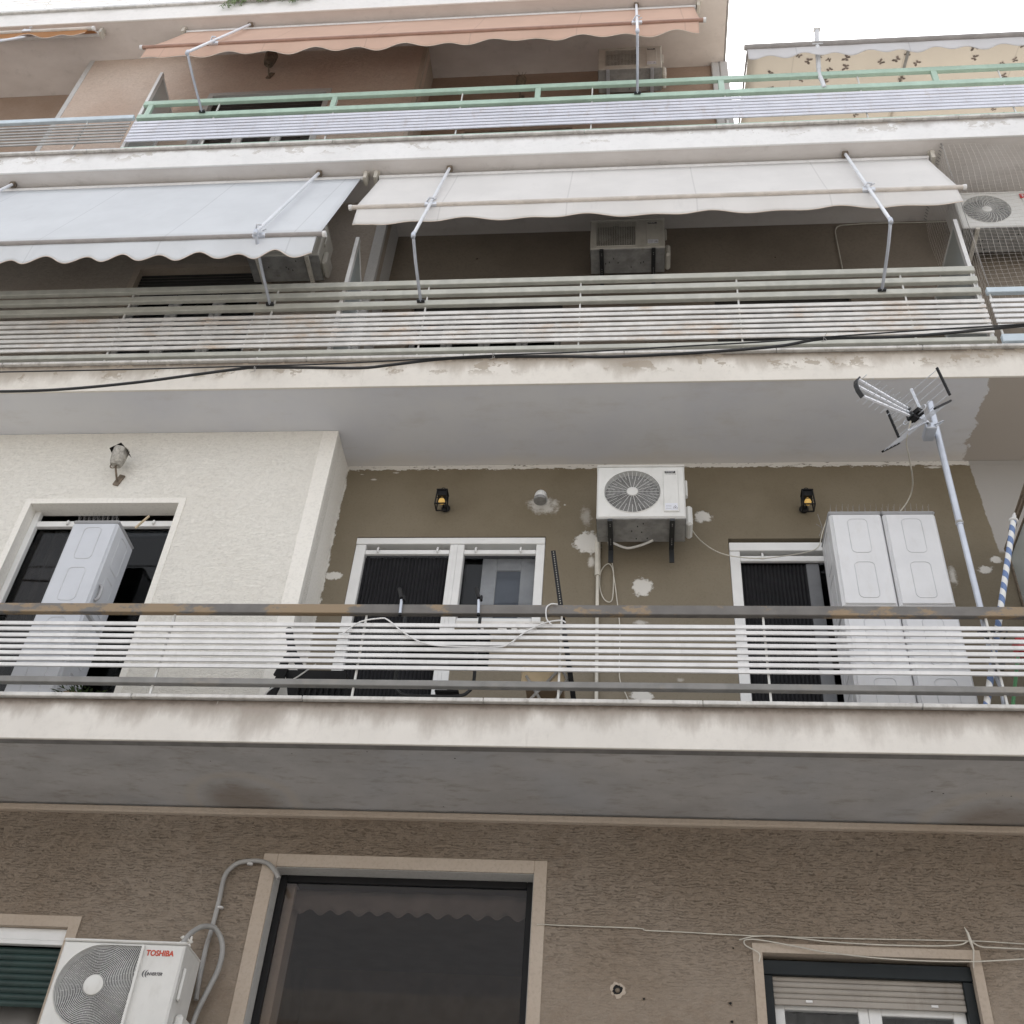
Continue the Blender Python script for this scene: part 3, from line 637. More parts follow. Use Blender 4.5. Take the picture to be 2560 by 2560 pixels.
plain_door(*O3[1], WR, 1, mat='greenblack', shut=1.9, curt=False)
plain_door(*O4P[0], WP, 3, trim='light', shut=.42, seed=12)
plain_door(*O4[0], WR, 2, mat='greenblack', shut=1.2, curt=False)

# wall hole, small holes
def crater(x, z, r, Y=WR):
    mb = MB(); n = 22; rnd = random.Random(int(r * 1e4)); ro = [r * rnd.uniform(1.15, 1.8) for _ in range(n)]; ri = [r * rnd.uniform(.75, 1.1) for _ in range(n)]
    vs = [(x + q[k] * math.cos(2 * math.pi * k / n), yy, z + q[k] * math.sin(2 * math.pi * k / n)) for q, yy in ((ro, Y - .0015), ([v * 1.05 for v in ri], Y - .007), (ri, Y - .002)) for k in range(n)]
    mb.add(vs, [(i * n + k, (i + 1) * n + k, (i + 1) * n + (k + 1) % n, i * n + (k + 1) % n) for i in range(2) for k in range(n)])
    o = mb.build('chipped_rim', 'trim' if r > .02 else 'wall1', bld)
    MB().add([(x + ri[k] * math.cos(2 * math.pi * k / n), Y - .003, z + ri[k] * math.sin(2 * math.pi * k / n)) for k in range(n)], [tuple(range(n))[::-1]]).build('wall_hole', 'void', bld)
p = aY(1544, 2475, WR); crater(p.x, p.z, .032)
MB().lathe((p.x, WR - .010, p.z - .004), [(.012, 0), (.016, .006)], 9, 'y').build('brick_rubble', 'rusty', bld)
for q, r in (((1610, 2498), .007), ((1826, 2509), .009), ((1830, 2555), .009), ((1833, 2371), .005)): p = aY(*q, WR); crater(p.x, p.z, r)
p = aY(2030, 500, WR)
for q in ((1193, 648), (1938, 644)): p = aY(*q, WR); crater(p.x, p.z, .012)

# ------------------------------------------------------------------ railings
def railing(label, x0, x1, t, rails, slats, mats, posts, short=None, sh=.0135, group='balcony railings'):
    rt = thing('balcony_railing', label, 'railing', ((x0 + x1) / 2, FR + .03, t), group)
    for (a, b_), m in zip(rails, mats[0]): MB().box(x0, x1, FR - .002, FR + .042, t + a, t + b_, .004).build('rail', m, rt)
    rq = random.Random(label); N_ = max(4, int((x1 - x0) / .35))
    for s_ in slats:                                   # flat bars, each very slightly bowed
        a1, a2, p1_ = rq.uniform(-.0028, .0028), rq.uniform(-.0018, .0018), rq.uniform(0, 6); mb = MB()
        for q in range(N_ + 1):
            X = x0 + (x1 - x0) * q / N_; dz = a1 * math.sin(X * 1.1 + p1_) + a2 * math.sin(X * 4.2 + p1_)
            mb.v += [Vector((X, yy, t + s_ + dz + hh)) for yy, hh in ((FR + .004, -sh), (FR + .004, sh), (FR + .016, sh), (FR + .016, -sh))]
        for q in range(N_):
            for e_ in range(4): mb.f.append((q * 4 + e_, q * 4 + (e_ + 1) % 4, q * 4 + 4 + (e_ + 1) % 4, q * 4 + 4 + e_)[::-1]); mb.sm.append(False)
        mb.f += [(0, 1, 2, 3), tuple(N_ * 4 + e_ for e_ in (3, 2, 1, 0))]; mb.sm += [False, False]
        mb.build('slat', mats[1], rt)
    top = max(b_ for a, b_ in rails)
    for p_ in posts: MB().box(p_ - .007, p_ + .007, FR + .025, FR + .039, t - .001, t + top - .03).build('post', mats[2], rt)
    if short:
        for p_ in short[0]: MB().box(p_ - .03, p_ + .03, FR + .002, FR + .038, t + short[1], t + short[2], .003).build('short_post', mats[0][0], rt)
    return rt
r2 = railing('white slatted railing with worn brown-grey top rail on the lowest balcony', XL + 5, 5.5, T[0], [(.685, .762), (.098, .145)],
        [.591, .542, .491, .441, .391, .341, .292, .243], (['rail2', 'rail2b'], 'white_metal', 'post'), [-6, -4.6, -3.22, -1.84, -.484, .864, 2.30, 3.65, 5])
r3 = railing('long railing with three thick sage top rails and rust-stained slats, second balcony up', XL + 3, 2.93, T[1], [(.985, 1.053), (.845, .913), (.695, .763), (.070, .12)],
        [.588, .521, .454, .388, .322, .258, .195], (['rail3'] * 4, 'slat3', 'post'), [-7.4, -6.0, -4.6, -3.22, -1.82, -.45, .913, 2.31, 2.90], sh=.0195)
r3b = railing('pale blue and white slatted railing behind the bird net, second balcony up', 2.975, 7.9, T[1], [(.69, .755), (.06, .15)],
        [.588, .521, .454, .388, .322, .258], (['blue'] * 2, 'white_metal', 'post'), [3.0, 4.4, 5.8], sh=.0195)
r4 = railing('mint green railing with two top rails and bluish white slats', -5.49, 7.9, T[2], [(.94, 1.02), (.655, .735), (.0, .058)],
        [.567, .506, .444, .383, .321, .260, .199], (['rail4'] * 3, 'slat4', 'post'), [-4.6, -3.246, -1.839, -.415, .99, 2.389, 3.826, 5.2], ([-5.395, -3.27, -1.005, .96, 3.167, 5.3], .736, .944), sh=.0205)
r4b = railing('pale blue railing left of the mint green one, with thin grey slats', XL, -5.53, T[2], [(.665, .735), (.0, .05)],
        [.567, .506, .444, .383, .321, .260, .199], (['blue'] * 2, 'conduit', 'post'), [-7.4, -6.065], ([], 0, 0))
r5 = railing('metal railing above the topmost slab, dark mesh showing through slats', XL, 1.0, T[3], [(.86, .92), (.05, .10)],
        [.16 + .07 * i for i in range(8)], (['white_metal'] * 2, 'white_metal', 'post'), [-9, -7.6, -6.2, -4.8, -3.4, -2, -.6, .8])

# glass dividers
def divider(label, x, y0, y1, z0, z1, zb, mat='frost', fm='white_metal', group='balcony dividers'):
    o = thing('balcony_divider', label, 'divider', (x, (y0 + y1) / 2, z0), group)
    MB().bar((x, y0, z0), (x, y0, z1), .035, .05, (0, 1, 0)).build('front_post', fm, o)
    MB().bar((x, y0 + .03, z1 - .02), (x, y1, zb), .022, .022).bar((x, y1, z0), (x, y1, zb), .03, .03, (0, 1, 0)).bar((x, y0 + .03, z0 + .1), (x, y1 - .02, z0 + .1), .025, .025).build('frame', fm, o)
    MB().add([(x + s_, y, z) for s_ in (-.004, .004) for y, z in ((y0 + .02, z0 + .1), (y1, z0 + .1), (y1, zb - .01), (y0 + .02, z1 - .03))], [(0, 1, 2, 3), (7, 6, 5, 4), (0, 4, 5, 1), (2, 6, 7, 3), (3, 7, 4, 0), (1, 5, 6, 2)]).build('glass_panel', mat, o)
    return o
divider('white-posted frosted divider by the bay corner, second balcony up', -2.61, FR + .07, WP - .02, T[1], 10.68, 10.35)
divider('white-posted frosted divider beside the bird net at the right end of the sage railing', 2.925, FR + .08, WR - .02, T[1], 10.69, 10.69)
divider('frosted divider at the left end of the mint green railing', -5.51, FR + .07, WP - .02, T[2], 14.10, 14.0)
dv = divider('brown-framed grey-green glass divider at the right end of the lowest balcony', 2.93, FR + .35, WR - .03, T[0], 7.47, 7.44, fm='rusty')
MB().bar((2.90, FR + .2, 7.52), (2.90, WR - .05, 7.50), .02, .03).bar((2.905, FR + .1, 7.60), (2.905, WR - .2, 7.56), .012, .02).build('loose_batten', 'rusty', dv)

# ------------------------------------------------------------------ awnings
def awning(label, x0, x1, Yt, zt, Yb, zb, arms, cloth, val=.16, wl=.36, amp=.03, ztop=None, elbow=None, rail=None, topY=6.43, group='drop-arm awnings', skew=(0, 0), sag=.05, hem='hem', armmat='white_tube', valY=.0, barmat='tan_bar', lowlen=True, end=0.0):
    o = thing('awning', label, 'awning', ((x0 + x1) / 2, Yt, zt), group)
    def fab(u, v):
        x = (x0 + end) + (x1 - x0 - 2 * end) * u; xb = x0 + (x1 - x0) * u; X = x * (1 - v) + xb * v
        wv = .006 * math.sin(X * 3.1 + 1) * math.sin(math.pi * v) + .004 * math.sin(X * 9.3 + v * 4) * v * (1 - v) * 4
        return (X, Yt + (Yb - Yt) * v + wv, zt + (zb - zt) * v - sag * math.sin(math.pi * v) * .5 + wv)
    fb = MB().grid(fab, 60, 10).build('fabric', cloth, o); solid(fb, .002)
    n = int((x1 - x0) / wl * 16); rnd = random.Random(label); ph = rnd.uniform(0, 6)
    def vfn(u, v):
        x = x0 + .02 + (x1 - x0 - .04) * u; lift = (skew[0] * (1 - u) + skew[1] * u)
        endf = .05 * max(0, 1 - (u * (x1 - x0)) / .18)
        b_ = val + lift + amp * math.sin(x * 2 * math.pi / wl + ph) + .008 * math.sin(x * 1.7) + endf
        return (x + .012 * math.sin(x * 5) * v, Yb + .004 - valY * v + .014 * math.sin(x * 2 * math.pi / wl * .5 + 1) * v + .006 * math.sin(x * 11) * v, zb - .01 - b_ * v)
    vl = MB().grid(vfn, n, 6).build('valance', cloth, o); solid(vl, .002)
    MB().tube([vfn(i / n, 1) for i in range(n + 1)], .0035, 5).build('valance_hem', hem, vl)
    MB().tube([(x0 - .03, Yb, zb), (x1 + .03, Yb, zb)], .024, 12).build('front_bar', barmat, o)
    caps = MB()
    for xx, s_ in ((x0 - .03, -1), (x1 + .03, 1)): caps.tube([(xx, Yb, zb), (xx + s_ * .03, Yb, zb)], .028, 12)
    caps.build('bar_cap', 'white_metal', o)
    if ztop: MB().tube([(x0 + end - .02, Yt + .02, zt + .02), (x1 - end + .02, Yt + .02, zt + .02)], .032, 12).build('roller_tube', 'white_metal', o)
    if ztop:
        for xx in (x0 + end - .05, x1 - end + .05):
            MB().box(xx - .018, xx + .018, Yt - .045, Yt + .06, zt - .05, ztop - .003, .004).box(xx - .035, xx + .035, Yt - .03, Yt + .02, ztop - .02, ztop - .002, .002).build('roller_bracket', 'cream_plastic', o)
    for ax in arms:
        el = elbow; rl = rail; top = (ax, topY, ztop) if ztop else (ax, topY[0], topY[1]) if isinstance(topY, tuple) else (ax, topY, zt)
        a = MB().tube([top, (ax, el[0], el[1])], .016, 10).build('arm', armmat, o)
        mid_ = [(ax, el[0], el[1]), (ax, el[0] + .10 * (rl[0] - el[0]), el[1] - .0), (ax, el[0] + .2, (el[1] * 2 + rl[1]) / 3 - .03), (ax, rl[0] - .03, rl[1] + .04)]
        MB().tube(smooth_path([(ax, el[0], el[1]), (ax + .0, el[0] + .10 * (rl[0] - el[0]), el[1] - .25 * (el[1] - rl[1])), (ax, el[0] + .42 * (rl[0] - el[0]), el[1] - .66 * (el[1] - rl[1])), (ax, rl[0] - .02, rl[1])]), .014, 10).build('lower_arm', 'cream_plastic' if armmat != 'white_tube' else 'galv', a)
        MB().lathe((ax, el[0], el[1] - .02), [(.019, -.02), (.021, 0), (.021, .03), (.016, .045)], 12).build('elbow_joint', 'galv', a)
        MB().box(ax - .035, ax + .035, rl[0] - .035, rl[0] - .003, rl[1] - .012, rl[1] + .012, .004).build('rail_clamp', 'dark_steel', a)
        if ztop: MB().box(ax - .03, ax + .03, topY - .03, topY + .03, ztop - .045, ztop - .003, .006).build('ceiling_socket', 'rusty', a)
        f = (zb - el[1]) / (top[2] - el[1]) if top[2] != el[1] else 0; yy = el[0] + (top[1] - el[0]) * f
        MB().box(ax - .06, ax + .06, Yb - .024, Yb + .024, zb - .024, zb + .024, .006).tube([(ax - .04, Yb - .02, zb + .03), (ax - .01, yy - .03, zb + .045), (ax + .03, yy - .02, zb + .05)], .010, 6).tube([(ax + .02, Yb - .02, zb + .05), (ax + .055, Yb - .03, zb + .065)], .007, 6).build('bar_clamp', 'alu', a)
    return o
awning('cream scalloped awning above the sage railing, centre, half let down', -2.58, 2.90, 6.47, B[2] - .08, 6.03, 10.70, [-1.86, 2.115], 'cream_cloth', .235, .56, .026, B[2], (5.70, 9.77), (6.30, T[1] + .73), sag=.04)
awning('pale bluish awning fully let down at the left of the second balcony', -8.2, -2.70, 6.47, B[2] - .08, 5.71, 9.83, [-6.6, -3.236], 'blue_cloth', .255, .345, .044, B[2], (5.63, 9.78), (6.30, T[1] + .735), sag=.02, end=.09, barmat='grey_bar')
awning('terracotta awning with pale wavy hem under the topmost slab', -5.55, .76, 6.46, B[3] - .07, 5.97, 13.965, [-4.735, .07], 'terra_cloth', .235, .50, .042, B[3], (5.65, 13.15), (6.30, T[2] + .71), sag=.05, barmat='terra_bar')
awning('small orange-brown awning rolled up at the top left corner', -9.5, -6.72, 6.42, B[3] - .06, 6.28, B[3] - .22, [-7.55], 'brown_cloth', .12, .40, .03, B[3], (5.65, 13.5), (6.30, T[2] + .71), sag=.0)
aw = thing('awning', 'pale awning printed with dark butterflies against the sky at the top right', 'awning', (3.5, 6.2, 13.6), 'drop-arm awnings')
bx0, bx1, bY, bz = 1.255, 6.0, 6.17, 13.70
bfm = MB().grid(lambda u, v: (bx0 + .02 + (bx1 - bx0) * u, bY + 1.75 * v, bz + .55 * v - .06 * math.sin(math.pi * v)), 30, 8)
def bv(u, v):
    x = bx0 + (bx1 - bx0) * u; b_ = .20 + .036 * math.sin(x * 2 * math.pi / .34 + 2.2) + .05 * max(0, 1 - (x - bx0) / .15)
    return (x, bY + .006 + .012 * math.sin(x * 9) * v, bz - .01 - b_ * v)
solid(MB().grid(bv, 200, 6).build('valance', m_fabric('pale_valance_cloth', (.70, .69, .70), .2), aw), .002)
MB().tube([(bx0 - .03, bY, bz), (bx1, bY, bz)], .034, 12).build('front_bar', 'grey_bar', aw)
MB().bar((bx0 + .01, bY, bz), (bx0 + .01, bY + 1.75, bz + .55), .02, .03).build('side_rail', 'conduit', aw)
MB().bar((2.98, bY + .02, bz - .02), (2.98, bY + 1.75, bz + .53), .03, .03).build('cross_rail', 'conduit', aw)
a = MB().tube([(2.0, 6.08, 13.83), (2.0, 6.17, 13.70), (2.0, 6.30, 13.40)], .026, 12).build('arm', 'white_tube', aw)
MB().tube(smooth_path([(2.0, 6.30, 13.42), (2.0, 6.315, 13.3), (2.01, 6.305, 13.15), (2.015, 6.30, 13.02)]), .024, 10).build('lower_arm', 'white_tube', a)
MB().box(1.96, 2.04, 6.05, 6.10, 13.82, 13.85, .006).build('arm_cap', 'white_metal', a)
MB().box(1.94, 2.06, 6.145, 6.20, 13.67, 13.735, .006).build('bar_clamp', 'alu', a)
bf = bfm; nf = len(bfm.f); rnd = random.Random(4)
bpts = []
while len(bpts) < 60:
    c0 = (rnd.uniform(.01, .75), rnd.uniform(.04, .75))
    if all((c0[0] - c1_[0]) ** 2 * 22 + (c0[1] - c1_[1]) ** 2 * 3 > .012 for c1_ in bpts) : bpts.append(c0)
for u, v in bpts:
    c_ = Vector((bx0 + .02 + (bx1 - bx0) * u, bY + 1.75 * v, bz + .55 * v - .06 * math.sin(math.pi * v) - .006)); an = rnd.uniform(0, 6.28); sc = rnd.uniform(.026, .046)
    ex = Vector((math.cos(an), math.sin(an), 0)); ey = Vector((-math.sin(an), math.cos(an), 0)); sl = .30
    P = lambda a_, b_: (lambda w_: w_ + Vector((0, 0, (w_.y - c_.y) * sl)))(c_ + ex * a_ * sc + ey * b_ * sc)
    for s_ in (-1, 1):
        bf.add([P(0, .1), P(s_ * .5, .95), P(s_ * 1.1, .85), P(s_ * .85, .2), P(s_ * .2, 0)], [(0, 1, 2, 3, 4)]); bf.add([P(0, 0), P(s_ * .7, .05), P(s_ * .75, -.5), P(s_ * .35, -.8)], [(0, 1, 2, 3)])
fb = bf.build('fabric', 'pale_cloth', aw); fb.data.materials.append(simple('butterfly_ink', (.25, .20, .175), .8, 0, .4, 30))
for i_, p_ in enumerate(fb.data.polygons): p_.material_index = 1 if i_ >= nf else 0
mk = MB().lathe((0, 0, 0), [(.02, 0), (.03, .01), (.02, .03)], 8)

# ------------------------------------------------------------------ air conditioner outdoor units
def ac(name, label, w_, h_, d_, style, case='ac', logo=None, brk='dark_steel', cx=.34, rad=None, pan='pan', drop=.06, frontbrk=True, czf=.52, leg=.13, bx=(.155, .845), ref=1):
    o = thing(name, label, 'air conditioner', (0, 0, 0), 'air conditioner outdoor units')
    R_ = rad or h_ * .42; cxx = w_ * cx; cz = h_ * czf; ch = .012
    corner = style == 'tosh'
    def rin(t):
        if corner and math.cos(t) > 0:
            c, s_ = abs(math.cos(t)), abs(math.sin(t)); return min(R_ / max(c, 1e-6), R_ / max(s_, 1e-6))
        if style == 'grid': c, s_ = abs(math.cos(t)), abs(math.sin(t)); return min(R_ * 1.0 / max(c, 1e-6), R_ / max(s_, 1e-6))
        return R_
    def rout(t):
        c, s_ = math.cos(t), math.sin(t); r_ = 9
        if c > 1e-6: r_ = min(r_, (w_ - ch - cxx) / c)
        if c < -1e-6: r_ = min(r_, (cxx - ch) / -c)
        if s_ > 1e-6: r_ = min(r_, (h_ - ch - cz) / s_)
        if s_ < -1e-6: r_ = min(r_, (cz - ch) / -s_)
        return r_
    angs = [2 * math.pi * i / 72 for i in range(72)] + [math.atan2(zz - cz, xx - cxx) % (2 * math.pi) for xx in (ch, w_ - ch) for zz in (ch, h_ - ch)]
    if corner or style == 'grid': angs += [math.pi / 4, 7 * math.pi / 4]
    angs = sorted(set(round(a_, 5) for a_ in angs)); n = len(angs)
    P = lambda r_, a_, y: (cxx + r_ * math.cos(a_), y, cz + r_ * math.sin(a_))
    mb = MB(); vs = [P(rout(a_), a_, 0) for a_ in angs] + [P(rin(a_) + .008, a_, 0) for a_ in angs] + [P(rin(a_), a_, -.006) for a_ in angs] + [P(rin(a_) - .003, a_, .05) for a_ in angs]
    mb.add(vs, [(i * n + k, i * n + (k + 1) % n, (i + 1) * n + (k + 1) % n, (i + 1) * n + k) for i in range(3) for k in range(n)])
    a_, b_ = ch, w_ - ch; c_, e_ = ch, h_ - ch
    F = [(a_, 0, c_), (b_, 0, c_), (b_, 0, e_), (a_, 0, e_)]; G = [(0, ch, 0), (w_, ch, 0), (w_, ch, h_), (0, ch, h_)]; H = [(0, d_, 0), (w_, d_, 0), (w_, d_, h_), (0, d_, h_)]
    mb.add(F + G + H, [(k, 4 + k, 4 + (k + 1) % 4, (k + 1) % 4) for k in range(4)] + [(4 + k, 8 + k, 8 + (k + 1) % 4, 4 + (k + 1) % 4) for k in range(4) if k != 0] + [(8, 9, 10, 11)])
    mb.build('casing', case, o)
    MB().box(-.004, w_ + .004, -.004, d_ + .004, h_ + .001, h_ + .018, .006).build('lid', case, o)
    bp = MB(); bp.box(.004, w_ - .004, .004, d_ - .004, -.012, .0, .004)
    for xx in (.28, .55, .8): bp.box(w_ * xx - .05, w_ * xx + .05, d_ * .45, d_ * .7, -.016, -.0125, .002)
    bp.build('base_tray', pan, o)
    hp = MB()
    for i in range(7): xx = w_ * (.12 + .76 * random.random()); yy = d_ * (.15 + .7 * random.random()); hp.box(xx, xx + .008, yy, yy + .016, -.0175, -.0165)
    hp.build('drain_hole', 'void', o)
    MB().add([P(rin(a_) - .003, a_, .05) for a_ in angs], [tuple(range(n))]).build('recess', 'void', o)
    fanb = MB()
    for k in range(4 if style != 'grid' else 3):
        a0 = k * 2 * math.pi / (4 if style != 'grid' else 3) + .4
        fanb.grid(lambda u, v, a0=a0: (cxx + (.05 + (R_ * .9 - .05) * v) * math.cos(a0 + u * 1.1 + v * .3), .047 - .022 * u, cz + (.05 + (R_ * .9 - .05) * v) * math.sin(a0 + u * 1.1 + v * .3)), 6, 6)
    fanb.build('fan', 'fan', o)
    g = MB(); hub = .2 * R_ if style != 'tosh' else .25 * R_
    if style == 'radial':
        for i in range(17): g.ring((cxx, .002, cz), hub + (R_ - .004 - hub) * (i + .6) / 17, .0017, 'y', 60)
        for k in range(36):
            an = 2 * math.pi * k / 36; r0 = hub if k % 2 == 0 else R_ * .62; g.tube([P(r0, an, 0), P(R_ - .002, an, 0)], .0024, 4)
    elif style == 'curve':
        for i in range(15): g.ring((cxx, .002, cz), hub + (R_ - .004 - hub) * (i + .6) / 15, .0022, 'y', 60)
        for k in range(26): g.tube([P(hub + (R_ - hub) * j / 8, 2 * math.pi * k / 26 - .9 * (j / 8) ** .8, 0) for j in range(9)], .0030, 4)
    elif style == 'tosh':
        nr = 19
        for i in range(nr + 9):
            rr = hub + (R_ - hub) * (i + .6) / nr
            if rr < R_: g.ring((cxx, .003, cz), rr, .0026, 'y', 72)
            elif rr < R_ * 1.38:
                t0 = math.acos(R_ / rr)
                for s_ in (1, -1):
                    lo, hi = t0, math.pi / 2 - t0
                    if hi > lo: g.ring((cxx, .003, cz), rr, .0026, 'y', 10, lo if s_ > 0 else -hi, hi if s_ > 0 else -lo)
            if rr < R_ * .985:
                m_ = int(7 + rr * 50)
                for k in range(m_): an = 2 * math.pi * (k + .5 * (i % 2)) / m_; g.tube([P(rr, an, .003), P(rr + (R_ - hub) / nr, an, .003)], .0016, 3)
    else:
        k = -R_ + .01
        while k < R_: g.tube([(cxx + k, 0, cz - R_), (cxx + k, 0, cz + R_)], .0020, 3); g.tube([(cxx - R_, .003, cz + k), (cxx + R_, .003, cz + k)], .0020, 3); k += .017
    g.build('grille', 'grille' if case == 'ac' else 'cream_plastic', o)
    if style != 'grid': MB().lathe((cxx, 0, cz), [(hub * 1.02, .004), (hub * 1.02, -.003), (hub * .9, -.006)], 28, 'y').build('fan_hub', case, o)
    if style == 'tosh':
        MB().bar((cxx + R_ + .012, -.012, cz - R_ - .02), (cxx + R_ + .012, -.012, cz + R_ - .0), .016, .022, (0, 1, 0)).build('panel_ridge', case, o)
    elif style in ('radial', 'grid', 'curve'):
        MB().box(w_ * .755, w_ * .925, -.008, .004, h_ * .10, h_ * .915, .004).build('side_panel', case, o)
    if logo == 'inventor':
        MB().box(w_ * .775, w_ * .895, -.0105, -.0085, h_ * .845, h_ * .885).build('logo_plate', 'black', o)
        text('logo_text', 'inventor', .026, (w_ * .783, -.0110, h_ * .855), 'ink_white', o, wide=.78); text('logo_caption', 'DC inverter technology', .009, (w_ * .783, -.0088, h_ * .822), 'ink_grey', o)
        MB().box(w_ * .77, w_ * .91, -.0100, -.0085, h_ * .125, h_ * .255).build('warning_label', 'sticker', o)
        tri = MB(); tc = Vector((w_ * .882, -.0105, h_ * .175))
        pts = [tc + Vector((math.sin(t) * .021, 0, math.cos(t) * .021)) for t in (0, 2.0944, 4.18879, 6.2832)]
        for i in range(3): tri.tube([pts[i], pts[i + 1]], .0012, 4)
        tri.lathe(tuple(tc), [(.005, -.0005), (.005, .0005)], 8, 'y')
        for i in range(3): tri.box(w_ * .78, w_ * .84, -.0106, -.0101, h_ * (.15 + .03 * i), h_ * (.15 + .03 * i) + .002)
        tri.build('warning_mark', 'ink_grey', o)
    if logo == 'TOSHIBA':
        text('logo_text', 'TOSHIBA', .047, (cxx + R_ + .034, -.0005, h_ * .88), 'ink_red', o, wide=.90, bold=.0016)
        text('inverter_text', 'INVERTER', .026, (cxx + R_ + .070, -.0005, h_ * .685), 'ink_grey', o, shear=.25, wide=.84, bold=.0007)
        sw = MB()
        for dx_ in (0, .017):
            n_ = 10; ou = [(cxx + R_ + .066 + dx_ - .036 * math.cos((i / n_ - .5) * 2.2) + .010, .0006, h_ * .70 + .024 * math.sin((i / n_ - .5) * 2.6)) for i in range(n_ + 1)]
            inn = [(x_ + .001 + .010 * math.sin(math.pi * i / n_), -.0006, z_) for i, (x_, y_, z_) in enumerate(ou)]
            ou = [(x_, -.0006, z_) for x_, y_, z_ in ou]
            sw.add(ou + inn, [(i, n_ + 1 + i, n_ + 2 + i, i + 1) for i in range(n_)])
        sw.build('swoosh_mark', 'ink_grey', o)
    if logo == 'red':
        MB().box(w_ * .74, w_ * .98, -.0105, -.0085, h_ * .80, h_ * .93).build('logo_plate', 'red', o); text('logo_text', 'TOYOTOMI', .046, (w_ * .755, -.011, h_ * .835), 'ink_white', o, wide=.85, bold=.001)
    # valve cover on the right side, side holes
    MB().box(w_ + .001, w_ + .055, d_ * .30, d_ * .97, .005, h_ * .38, .018).build('valve_cover', case, o)
    MB().box(w_ + .001, w_ + .022, d_ * .15, d_ * .3, h_ * .48, h_ * .80, .008).build('side_handle', case, o)
    if frontbrk:
        for xx in (w_ * bx[0], w_ * bx[1]):
            bk = MB(); bk.box(xx - .020, xx + .020, -.012, d_ + drop, -.045, -.018, .003).box(xx - .020, xx + .020, d_ + drop - .012, d_ + drop, -.046 - leg, -.046, .002)
            bk.build('bracket', brk, o)
            hl = MB()
            for yy in (.03, .05, d_ * .72, d_ * .80, d_ * .88, d_ * .96): hl.lathe((xx, yy, -.0462), [(.0045, 0), (.0045, .001)], 8)
            hl.build('bolt', 'conduit', bpy.data.objects[o.children[-1].name])
    return o
a2 = ac('ac_outdoor_unit', 'white fan unit with clean radial grille on black brackets between the two lanterns', .70, .55, .29, 'radial', 'ac', 'inventor', rad=.222, cx=.404, czf=.5)
a2.location = (-.285, 6.80, 7.50)
a3 = ac('ac_outdoor_unit', 'shaded aged unit with square wire grille under the centre cream awning', .74, .46, .30, 'grid', 'ac_old', 'inventor', rad=.195, cx=.345, brk='dark_steel'); a3.location = (-.41, 6.82, 11.04)
a4 = ac('ac_outdoor_unit', 'aged unit with square wire grille high behind the mint green railing', .76, .50, .30, 'grid', 'ac_old', 'inventor', rad=.185, cx=.36, brk='galv'); a4.location = (-.39, 6.82, 14.60)
a1 = ac('ac_outdoor_unit', 'white fan unit with red lettering mounted beside the street-level green shutter', .775, .60, .30, 'tosh', 'ac', 'TOSHIBA', rad=.240, cx=.345, czf=.57); a1.location = (-3.50, 6.80, 3.46)
a5 = ac('ac_outdoor_unit', 'unit with curved-blade grille and red logo plate behind the bird net', .85, .56, .30, 'curve', 'ac', 'red', rad=.225, cx=.33, brk='cream_plastic', drop=.18); a5.location = (3.19, 6.82, 11.215)
a6 = ac('ac_outdoor_unit', 'unit half hidden by the left cream awning valance, seen from below', .70, .48, .30, 'grid', 'ac_old', None, rad=.18, cx=.35, brk='cream_plastic'); a6.location = (-3.66, 6.36, 10.44)
# pipes at each unit
def cord(name, label, cat, pts, r, mat, k=6, n=6, group=None):
    return tag(MB().tube(smooth_path(pts, k), r, n).build(name, mat), label, cat, group)
def onwall(pl, Y): return [aY(x, y, Y) for x, y in pl]
cord('drain_hose', 'flexible drain hose looping under the white fan unit between the lanterns', 'hose', [(-.16, 7.08, 7.475), (-.05, 7.12, 7.455), (.06, 7.10, 7.465), (.16, 7.06, 7.485)], .011, 'ac')
c1 = onwall([(1495, 1350), (1494, 1380), (1494, 1440), (1493, 1510), (1492, 1620), (1491, 1745), (1491, 1800)], WR - .025)
cp = tag(MB().tube(c1, .014, 10).tube([c1[0], c1[2]], .024, 12).build('pipe_duct', 'wire'), 'straight cream pipe running down the brown wall below the white fan unit', 'pipe')
cord('cable', 'thin cream cable looping beside the straight pipe on the brown wall', 'cable', onwall([(1520, 1352), (1525, 1385), (1532, 1415), (1534, 1445), (1530, 1500), (1512, 1500), (1500, 1470), (1502, 1430), (1518, 1410), (1530, 1418), (1536, 1450), (1540, 1480), (1546, 1530), (1550, 1580), (1548, 1660), (1550, 1700), (1560, 1725), (1575, 1760)], WR - .02), .0042, 'wire', 5)
cord('cable', 'cream cable sagging from the white fan unit across the right door head', 'cable', onwall([(1728, 1322), (1750, 1350), (1790, 1378), (1835, 1391), (1900, 1396), (1960, 1390), (2010, 1382), (2045, 1368), (2056, 1330), (2070, 1290)], WR - .05), .0042, 'wire', 5)
cord('cable', 'white cable draped in a long wave behind the slats of the lowest railing', 'cable', [aY(x, y, FR - .012) for x, y in [(855, 1585), (900, 1555), (950, 1546), (970, 1550), (1010, 1582), (1060, 1608), (1130, 1616), (1240, 1618), (1275, 1608), (1310, 1582), (1360, 1558), (1400, 1551), (1414, 1556)]], .0052, 'white_metal', 6)
cord('cable', 'white cable loop hooked over the worn top rail by the slotted bar', 'cable', [aY(x, y, FR - .014) for x, y in [(1394, 1511), (1378, 1510), (1366, 1520), (1366, 1545), (1373, 1556), (1380, 1562)]] , .005, 'white_metal', 6)
cord('cable', 'white cord end hanging by the black tub behind the lowest railing', 'cable', [aY(x, y, FR + .10) for x, y in [(655, 1745), (680, 1720), (730, 1700), (770, 1674), (790, 1660)]], .005, 'white_metal')
